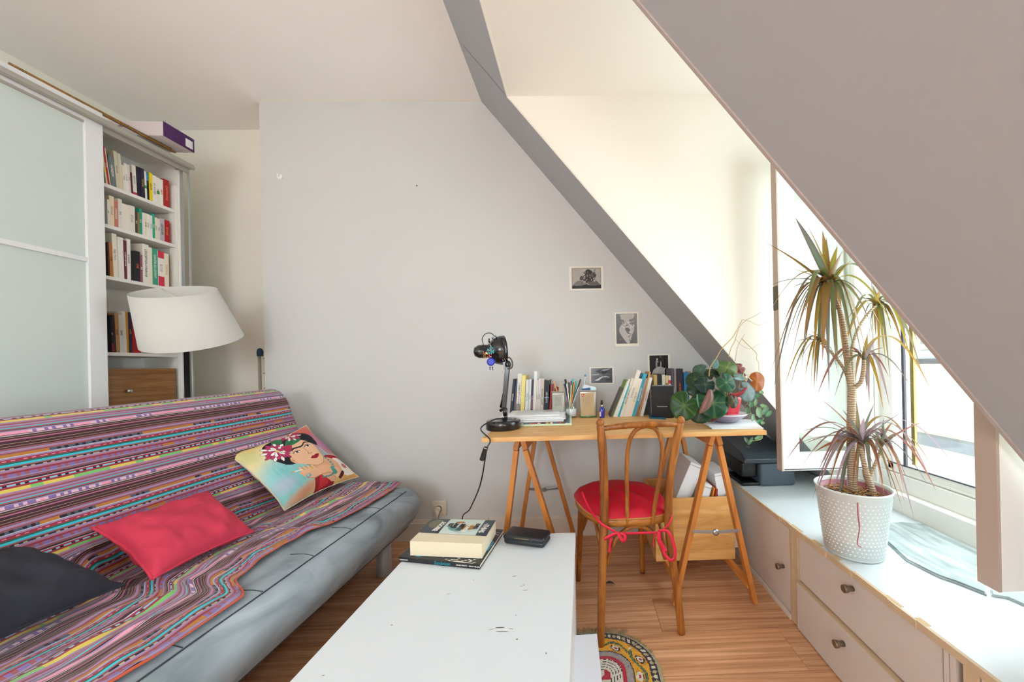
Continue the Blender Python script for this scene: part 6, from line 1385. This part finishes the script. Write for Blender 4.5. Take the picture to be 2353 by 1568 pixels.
# ================================================================== BEGONIA AND VINE ON THE DESK
gy = 1.62
bgc = P(1668, 968, Y=gy); BX = bgc.x
pg_ = thing('papers', 'stack of loose white papers under the plant saucer on the right end of the desk', 'paper', (BX, 1.6, DZ))
for k in range(5):
    q = MB(); q.x = Matrix.Translation((BX+.018+.003*k, 1.585+.004*k, DZ+.0008+k*.0022)) @ Matrix.Rotation(-.10-.06*k+.02*(k % 2), 4, 'Z'); q.box((-.118, -.095, 0), (.098, .10, .0018)); q.build('sheet', mat('paper_%d' % (k % 2), ['#eef1f4', '#dfe5ec'][k % 2], .6), pg_)
gz = DZ+.0125
sa_ = thing('saucer', 'mauve-grey enamel bowl with a white rim under the red flowerpot', 'saucer', (BX, gy, gz))
MB().lathe([(.040, 0), (.052, .004), (.075, .022), (.092, .034), (.0935, .037)], (BX, gy, gz), 48).build('outer_bowl', mat('enamel_mauve', '#8b7f92', .25, coat=.4), sa_, fixn=False, solid=.0015)
MB().lathe([(.0935, .0365), (.0955, .0385), (.0945, .041), (.091, .038)], (BX, gy, gz), 48).build('white_rim', mat('enamel_white', '#e8e6ec', .2), sa_)
MB().lathe([(.0915, .0375), (.074, .0255), (.05, .0075), (.0001, .0065)], (BX, gy, gz), 48).build('inner_bowl', mat('enamel_red', '#a03040', .25), sa_, fixn=False)
bg_ = thing('potted_begonia', 'round-leaved begonia in a red square pot on the right end of the desk', 'plant', (BX, gy, gz+.008))
rp = mat('red_pot', '#c4122e', .3, coat=.3)
def sqpot(w0, w1, z0, z1):
    vs = []
    for (w_, z) in ((w0, z0), (w1, z1), (w1+.005, z1), (w1+.005, z1+.012), (w1-.003, z1+.012), (w0-.002, z0+.006)):
        for k in range(16):
            t = 2*PI*(k+.5)/16; c_, s_ = math.cos(t), math.sin(t); m_ = (abs(c_)**5+abs(s_)**5)**(-1/5); a = .25; x, y = w_*c_*m_, w_*s_*m_; vs.append((BX+.008+x*math.cos(a)-y*math.sin(a), gy+.0+x*math.sin(a)+y*math.cos(a), z))
    fs = [(j*16+k, j*16+(k+1) % 16, (j+1)*16+(k+1) % 16, (j+1)*16+k) for j in range(5) for k in range(16)]+[tuple(range(16)), tuple(range(80, 96))[::-1]]
    return MB().add(vs, fs, False).build('pot', rp, bg_)
sqpot(.036, .055, gz+.008, gz+.108)
MB().lathe([(.0001, 0), (.046, 0)], (BX+.008, gy, gz+.104), 20).build('soil', MAT['soil'], bg_)
BLM = leafmat('round_leaf', None, None); MAT['round_leaf'].node_tree.nodes['Principled BSDF'].inputs['Roughness'].default_value = .3
def rleaf(u, v, ru, rv, y, nrm, col, vein='#a9b86a', hub=None, rot=0, par=bg_, cup=.12, stemb=True, name='leaf'):
    c_ = P(u, v, Y=y); s_ = y/F; R_ = (ru+rv)/2*s_; nn = Vector(nrm).normalized(); ax = Vector((0, 0, 1)).cross(nn)
    if ax.length < .1: ax = Vector((1, 0, 0))
    ax.normalize(); ay = nn.cross(ax); sx_, sy_ = ru*s_/R_, rv*s_/R_; NJ, NI = 7, 36; vs = []; cl = []; cc, vc = srgb(col), srgb(vein)
    for j in range(NJ+1):
        for i in range(NI):
            a = 2*PI*i/NI; dd = abs(((a-rot+PI) % (2*PI))-PI); notch = 1-.55*math.exp(-(dd/.22)**2); rad = R_*j/NJ*notch*(1+.03*nz(i*.9, u)+.03*math.sin(a*3+u))
            x, y_ = rad*math.cos(a)*sx_/max(nn.dot(Vector((0, -1, 0))), .55)**0, rad*math.sin(a)*sy_
            h = -cup*R_*(j/NJ)**2+.04*R_*math.sin(a*5+u)*(j/NJ)**2
            vs.append(c_+ax*x+ay*y_+nn*h)
            vn = max(0, 1-abs(((a-rot)*8/(2*PI)+.5) % 1-.5)*8*(.4+j/NJ*1.2)); vn = vn*(1-.5*j/NJ)
            if j <= 1: vn = max(vn, .8 if j == 0 else .35)
            k = 1+.2*nz(vs[-1].x*40, vs[-1].z*40); e = .4 if j == NJ else 0
            cl.append([min(1, lerp(x_*k, v_, min(1, vn*.5+e*.3))) for x_, v_ in zip(cc, vc)])
    fs = [(j*NI+i, j*NI+(i+1) % NI, (j+1)*NI+(i+1) % NI, (j+1)*NI+i) for j in range(NJ) for i in range(NI)]
    MB().add(vs, fs, True).build(name, BLM, par, colors=np.array(cl), domain='POINT', solid=.0009)
    if stemb:
        b_ = Vector((BX+.008, gy, gz+.10)); MB().tube(bez([c_-nn*.002, c_.lerp(b_, .35)+Vector((0, .004, .018)), c_.lerp(b_, .75)+Vector((0, .006, .012)), b_], 14), .0019, 6).build('leaf_stalk', mat('stalk', '#9c8a4c', .5), par)
dg, og_ = '#1f4a2c', '#2f5a2a'
for a in [
 (1572, 932, 33, 35, 1.47, (-.15, -1, .25), '#2c5420', '#a8c070', .9), (1639, 926, 40, 35, 1.50, (0, -1, .3), '#1e5236', '#9cba6c', 1.6), (1611, 940, 32, 34, 1.53, (-.1, -1, .2), '#1c4430', '#7fa060', 1.2),
 (1620, 884, 23, 21, 1.52, (-.2, -1, .5), '#1b3a36', '#7f9a6a', .8), (1671, 845, 26, 22, 1.58, (0, -.9, .6), '#55703c', '#c5bf62', 4.2), (1669, 879, 24, 24, 1.50, (.1, -1, .35), '#23563a', '#8fb877', 2.1),
 (1598, 872, 24, 20, 1.62, (-.4, -.8, .5), '#28452c', '#8aa060', 1.0), (1600, 895, 22, 18, 1.57, (-.2, -1, .4), '#223f28', '#7c8f58', .3), (1717, 900, 24, 25, 1.52, (.3, -1, .3), '#5d7370', '#9aa89a', 2.4),
 (1740, 877, 20, 23, 1.56, (.1, -1, .1), '#a8571c', '#e2a04a', 3.0), (1686, 922, 13, 17, 1.50, (.2, -1, .1), '#4a4a34', '#8a8a5a', 1.5), (1643, 836, 8, 13, 1.57, (-.3, -.9, .3), '#6c9a98', '#a0c0b8', 1.5),
 (1636, 860, 18, 14, 1.60, (-.2, -.9, .5), '#2a3a2a', '#78885a', 5.0), (1610, 850, 20, 17, 1.66, (-.4, -.7, .6), '#4c6c5a', '#8cab90', .4), (1700, 866, 22, 11, 1.55, (.3, -.7, .8), '#6c8a84', '#b0bfb0', 2.8),
 (1628, 962, 22, 10, 1.54, (0, -.9, -.3), '#6b2a26', '#b0783a', 3.5), (1700, 846, 14, 12, 1.62, (.1, -.9, .4), '#7c2028', '#b84a44', .5), (1690, 862, 10, 9, 1.60, (.2, -1, .2), '#a8202c', '#cf6a5a', 2)]:
    rleaf(*a[:7], vein=a[7], rot=a[8])
# curled leaves seen from the side
def curl(pts, y, w_, col, e):
    c_ = [P(u, v, Y=y) for u, v in pts]; c_ = bez(c_, 16); vs = []; cl = []
    for i, p in enumerate(c_):
        t = i/16; d = (c_[min(i+1, 16)]-c_[max(i-1, 0)]).normalized(); sd = d.cross(Vector((0, -1, 0))).normalized(); ww = w_*math.sin(PI*min(1, t*.95+.05))**.7
        for k, (o_, h) in enumerate(((-1, 0), (-.3, -.006), (.4, -.009), (1, -.001))): vs.append(p+sd*ww/2*o_+Vector((0, h, 0))); cl.append([lerp(a, b, (.2, .0, .3, .9)[k]) for a, b in zip(srgb(col), srgb(e))])
    MB().add(vs, [(i*4+k, i*4+k+1, (i+1)*4+k+1, (i+1)*4+k) for i in range(16) for k in range(3)], True).build('curled_leaf', BLM, bg_, colors=np.array(cl), domain='POINT', solid=.0009)
curl([(1632, 895), (1630, 915), (1620, 935), (1606, 951)], 1.465, .040, '#8a6a5c', '#b87c7c'); curl([(1716, 890), (1702, 904), (1688, 908), (1676, 906)], 1.51, .018, '#a82838', '#d0606c'); curl([(1602, 906), (1602, 920), (1606, 938)], 1.462, .009, '#5fae86', '#8fd0a8')
twg = mat('dry_twig', '#a98c5c', .8)
def twig(px, y0, y1, r_, par=bg_, m_=twg):
    n_ = len(px)-1; MB().tube(bez([P(u, v, Y=lerp(y0, y1, i/n_)) for i, (u, v) in enumerate(px)], 24), [lerp(r_, r_*.5, i/24) for i in range(25)], 6).build('twig', m_, par)
twig([(1629, 865), (1632, 845), (1645, 825), (1660, 800), (1684, 775), (1700, 745), (1706, 735)], 1.56, 1.6, .0028)
twig([(1674, 822), (1680, 800), (1688, 785), (1698, 755), (1712, 738), (1735, 726), (1748, 718)], 1.60, 1.62, .0018)
twig([(1704, 778), (1722, 796), (1738, 812), (1738, 824), (1743, 835), (1744, 850)], 1.6, 1.58, .0017); twig([(1690, 830), (1694, 800), (1704, 780), (1712, 768)], 1.6, 1.6, .0014)
twig([(1706, 735), (1720, 738), (1745, 748), (1760, 741), (1790, 730)], 1.6, 1.56, .0010); twig([(1690, 780), (1702, 792), (1722, 802), (1742, 792), (1764, 780)], 1.6, 1.56, .0009); twig([(1744, 850), (1756, 880), (1768, 884)], 1.58, 1.56, .0009)
MB().ball(P(1714, 867, Y=1.54), .006, 10).build('flower_bud', mat('bud', '#e3c4b8', .5), bg_)
rd_ = MB()
for k, (u, v) in enumerate([(1703, 880), (1709, 886), (1700, 890), (1714, 878), (1720, 866), (1712, 855)]): rd_.tube(bez([P(1700+k, 905, Y=1.56), P(u-4, v+8, Y=1.555), P(u, v-6, Y=1.55)], 8), .0013, 5)
tag(rd_.build('stem_cluster', mat('stem_pale', '#d6bd7e', .5), bg_), kind='stuff')
vn_ = thing('trailing_vine', 'trailing plant with small pale green leaves hanging off the right end of the desk', 'plant', (.80, 1.60, DZ))
MB().lathe([(.030, 0), (.038, .062), (.041, .062), (.041, .068), (.035, .068), (.028, .01), (.0001, .008)], (.718, 1.745, DZ+.001), 28).build('small_pot', mat('small_pot_brown', '#6a4a3c', .6), vn_)
MB().lathe([(.0001, .058), (.036, .058)], (.718, 1.745, DZ+.001), 20).build('soil', MAT['soil'], vn_)
vm = mat('vine_stem', '#8f9a62', .6)
def vst(px, ys):
    n_ = len(px)-1; MB().tube(bez([Vector((.718, 1.745, DZ+.055))]+[P(u, v, Y=y) for (u, v), y in zip(px, ys)], 26), .0013, 6).build('stem', vm, vn_)
vst([(1722, 922), (1735, 934), (1748, 938), (1762, 932)], [1.64, 1.60, 1.58, 1.57]); vst([(1716, 930), (1725, 950), (1740, 970), (1744, 985)], [1.64, 1.62, 1.60, 1.585]); vst([(1724, 905), (1738, 908), (1748, 902)], [1.66, 1.62, 1.6])
c_ = [(.718, 1.745, DZ+.055)]; MB().tube(bez([Vector((.73, 1.72, DZ+.062)), P(1752, 960, Y=1.62), Vector((.805, 1.60, .80)), P(1752, 1003, Y=1.60), P(1742, 1012, Y=1.575), P(1722, 1014, Y=1.56)], 26), .0013, 6).build('stem', vm, vn_)
VL = ['#5f8f66', '#7ba276', '#4f7d56', '#8bae8a', '#688c70']
for i, (u, v, ru, rv, rt_) in enumerate([(1726, 930, 6, 7, .3), (1736, 925, 4, 9, .2), (1721, 921, 8, 4, .2), (1744, 948, 8, 12, -.2), (1758, 944, 7, 11, .6), (1766, 951, 5, 9, .8), (1754, 933, 9, 4, .3), (1741, 909, 8, 5, -.4), (1749, 901, 6, 4, .5), (1733, 912, 6, 5, .1), (1745, 968, 8, 4, -.2), (1752, 972, 5, 4, .1), (1740, 978, 5, 8, .7), (1730, 960, 4, 8, .1), (1716, 1013, 4, 10, -.6), (1724, 1014, 4, 10, .6), (1742, 1006, 10, 4, -.3), (1717, 944, 5, 8, 0)]):
    y = lerp(1.60, 1.56, i/18); c_ = P(u, v, Y=y); s_ = y/F; vs = []; R_ = Matrix.Rotation(rt_, 3, 'Y'); n_ = 12
    for j in range(n_): a = 2*PI*j/n_; k = math.cos(a); q_ = Vector((k*ru*s_, 0, math.sin(a)*rv*s_*(1.0 if abs(math.sin(a)) < .9 else 1.12))); vs.append(c_+R_ @ q_+Vector((0, -.003*abs(k), 0)))
    cc = srgb(VL[i % 5]); cl = [[x*.85 for x in cc]]*n_+[[min(1, x*1.25) for x in cc]]
    MB().add(vs+[c_+Vector((0, .001, 0))], [(j, (j+1) % n_, n_) for j in range(n_)], True).build('leaf', BLM, vn_, colors=np.array(cl), domain='POINT')
rr = random.Random(31)
for k, (u, v) in enumerate([(1712, 935), (1714, 950), (1722, 962), (1728, 968), (1718, 926)]): 
    c_ = P(u, v, Y=1.63); d_ = Vector((rr.uniform(-.008, .008), 0, -.016)); MB().add([c_-d_*.5+Vector((-.004, 0, 0)), c_-d_*.5+Vector((.004, .002, 0)), c_+d_*.5+Vector((.003, .003, 0)), c_+d_*.6], [(0, 1, 2, 3)]).build('dead_leaf', mat('dead_leaf', '#8a5a34', .8), vn_)
# ================================================================== RUG
rx1, ry1, rad = .258, 1.412, .20
def rsd(x, y):
    qx, qy = x-(rx1-rad), y-(ry1-rad)
    return -(math.hypot(max(qx, 0), max(qy, 0))+min(max(qx, qy), 0)-rad)
X_0, Y_0, CW = -.30, .45, .0035
nx, ny = int((rx1+.004-X_0)/CW), int((ry1+.004-Y_0)/CW)
def rcol(x, y, d):
    t = y*1.0 if (x-(rx1-rad)) > (y-(ry1-rad)) else x; w1 = nz(x*160, y*160)*.12; yl, bk, wh, gr_, rdd, gy_ = '#dfa021', '#2c2730', '#d8d2c2', '#4f7d4a', '#b3213c', '#9c9694'
    if d < .014: return '#a99f7c'
    if d < .042:
        a = math.sin(t*170)*math.cos((d-.028)*150); return bk if abs(a) < .45 else ('#d4cdbd' if a > 0 else '#b7a67e')
    if d < .100:
        u = (d-.071)/.028; s_ = math.sin(t*46)*.45
        if abs(u-s_) < .10: return gr_
        if abs(u-s_) < .17: return bk
        c_ = math.hypot(((t*46/PI) % 1-.5)*1.7, u+s_*.9)
        if c_ < .16: return rdd
        if c_ < .40+.1*math.sin(math.atan2(u, t)*4): return wh
        if c_ < .47: return bk
        return yl if nz(t*30, d*60) < .35 else '#c98a1c'
    if d < .104: return bk
    if d < .126: return gy_ if nz(x*60, y*60) < .2 else '#8a7f96'
    if d < .140: return rdd
    if d < .185:
        return bk if (abs(((d-.14)*90+math.sin(t*60)*.25) % 1-.5) > .40) else '#d9d4c8'
    if d < .215: return rdd if abs((t*22) % 1-.5) < .36 else wh
    return rdd if (int(t*24) % 3 and int(d*40) % 2) else wh
vi = {}; vs = []; fs = []; cl = []
for j in range(ny):
    for i in range(nx):
        x, y = X_0+(i+.5)*CW, Y_0+(j+.5)*CW; d = rsd(x, y)
        if d < 0: continue
        idx = []
        for (a, b_) in ((0, 0), (1, 0), (1, 1), (0, 1)):
            k = (i+a, j+b_)
            if k not in vi:
                vi[k] = len(vs); X_, Y_ = X_0+k[0]*CW, Y_0+k[1]*CW; dd = rsd(X_, Y_); vs.append((X_, Y_, .0015+min(.006, max(dd, 0)*.4)+.0016*mn.noise(Vector((X_*150, Y_*150, 0)))+.004*max(0, nz(X_*6, Y_*6))))
            idx.append(vi[k])
        fs.append(tuple(idx)); v_ = 1+.22*nz(x*120, y*120, 2); cl.append([min(1, q*v_) for q in srgb(rcol(x, y, d))])
rg_ = thing('rug', 'worn patterned rug with yellow, black and red border under the coffee table', 'rug', (0, 1.0, 0))
MB().add(vs, fs, True).build('pile', vcol('rug_wool', .95, .3, .5, 260), rg_, colors=np.array(cl))
q = MB(); rr = random.Random(6)
for k in range(230):
    x = lerp(-.3, rx1-.01, rr.random()); 
    y = ry1 if x < rx1-rad else ry1-rad+math.sqrt(max(0, rad**2-(x-rx1+rad)**2))
    n2_ = Vector((max(0, x-rx1+rad), y-ry1+rad, 0)).normalized(); p = Vector((x, y, .004))-n2_*.004; l_ = rr.uniform(.012, .034)*(1 if x < .15 else .3); s_ = rr.uniform(-.5, .5)
    q.tube([p, p+n2_*l_*.5+Vector((s_*l_*.3, 0, .003)), p+n2_*l_+Vector((s_*l_, 0, -.002))], .0011, 4)
tag(q.build('fringe', mat('fringe_wool', '#a59a78', .95, noise=.2, nscale=90), rg_), kind='stuff')
lf_ = P(1402, 1341, Z=.004); q = MB().grid(lambda u, v: (lf_.x+(u-.5)*.045, lf_.y+(v-.5)*.02*math.sin(PI*min(.98, u+.02))-.01*u, .003+.008*math.sin(u*PI)+.004*abs(v-.5)), 8, 3)
tag(q.build('fallen_leaf', mat('fallen_leaf', '#4a3a24', .7), None, solid=.0006), 'curled dry brown leaf on the floor under the chair', 'leaf')
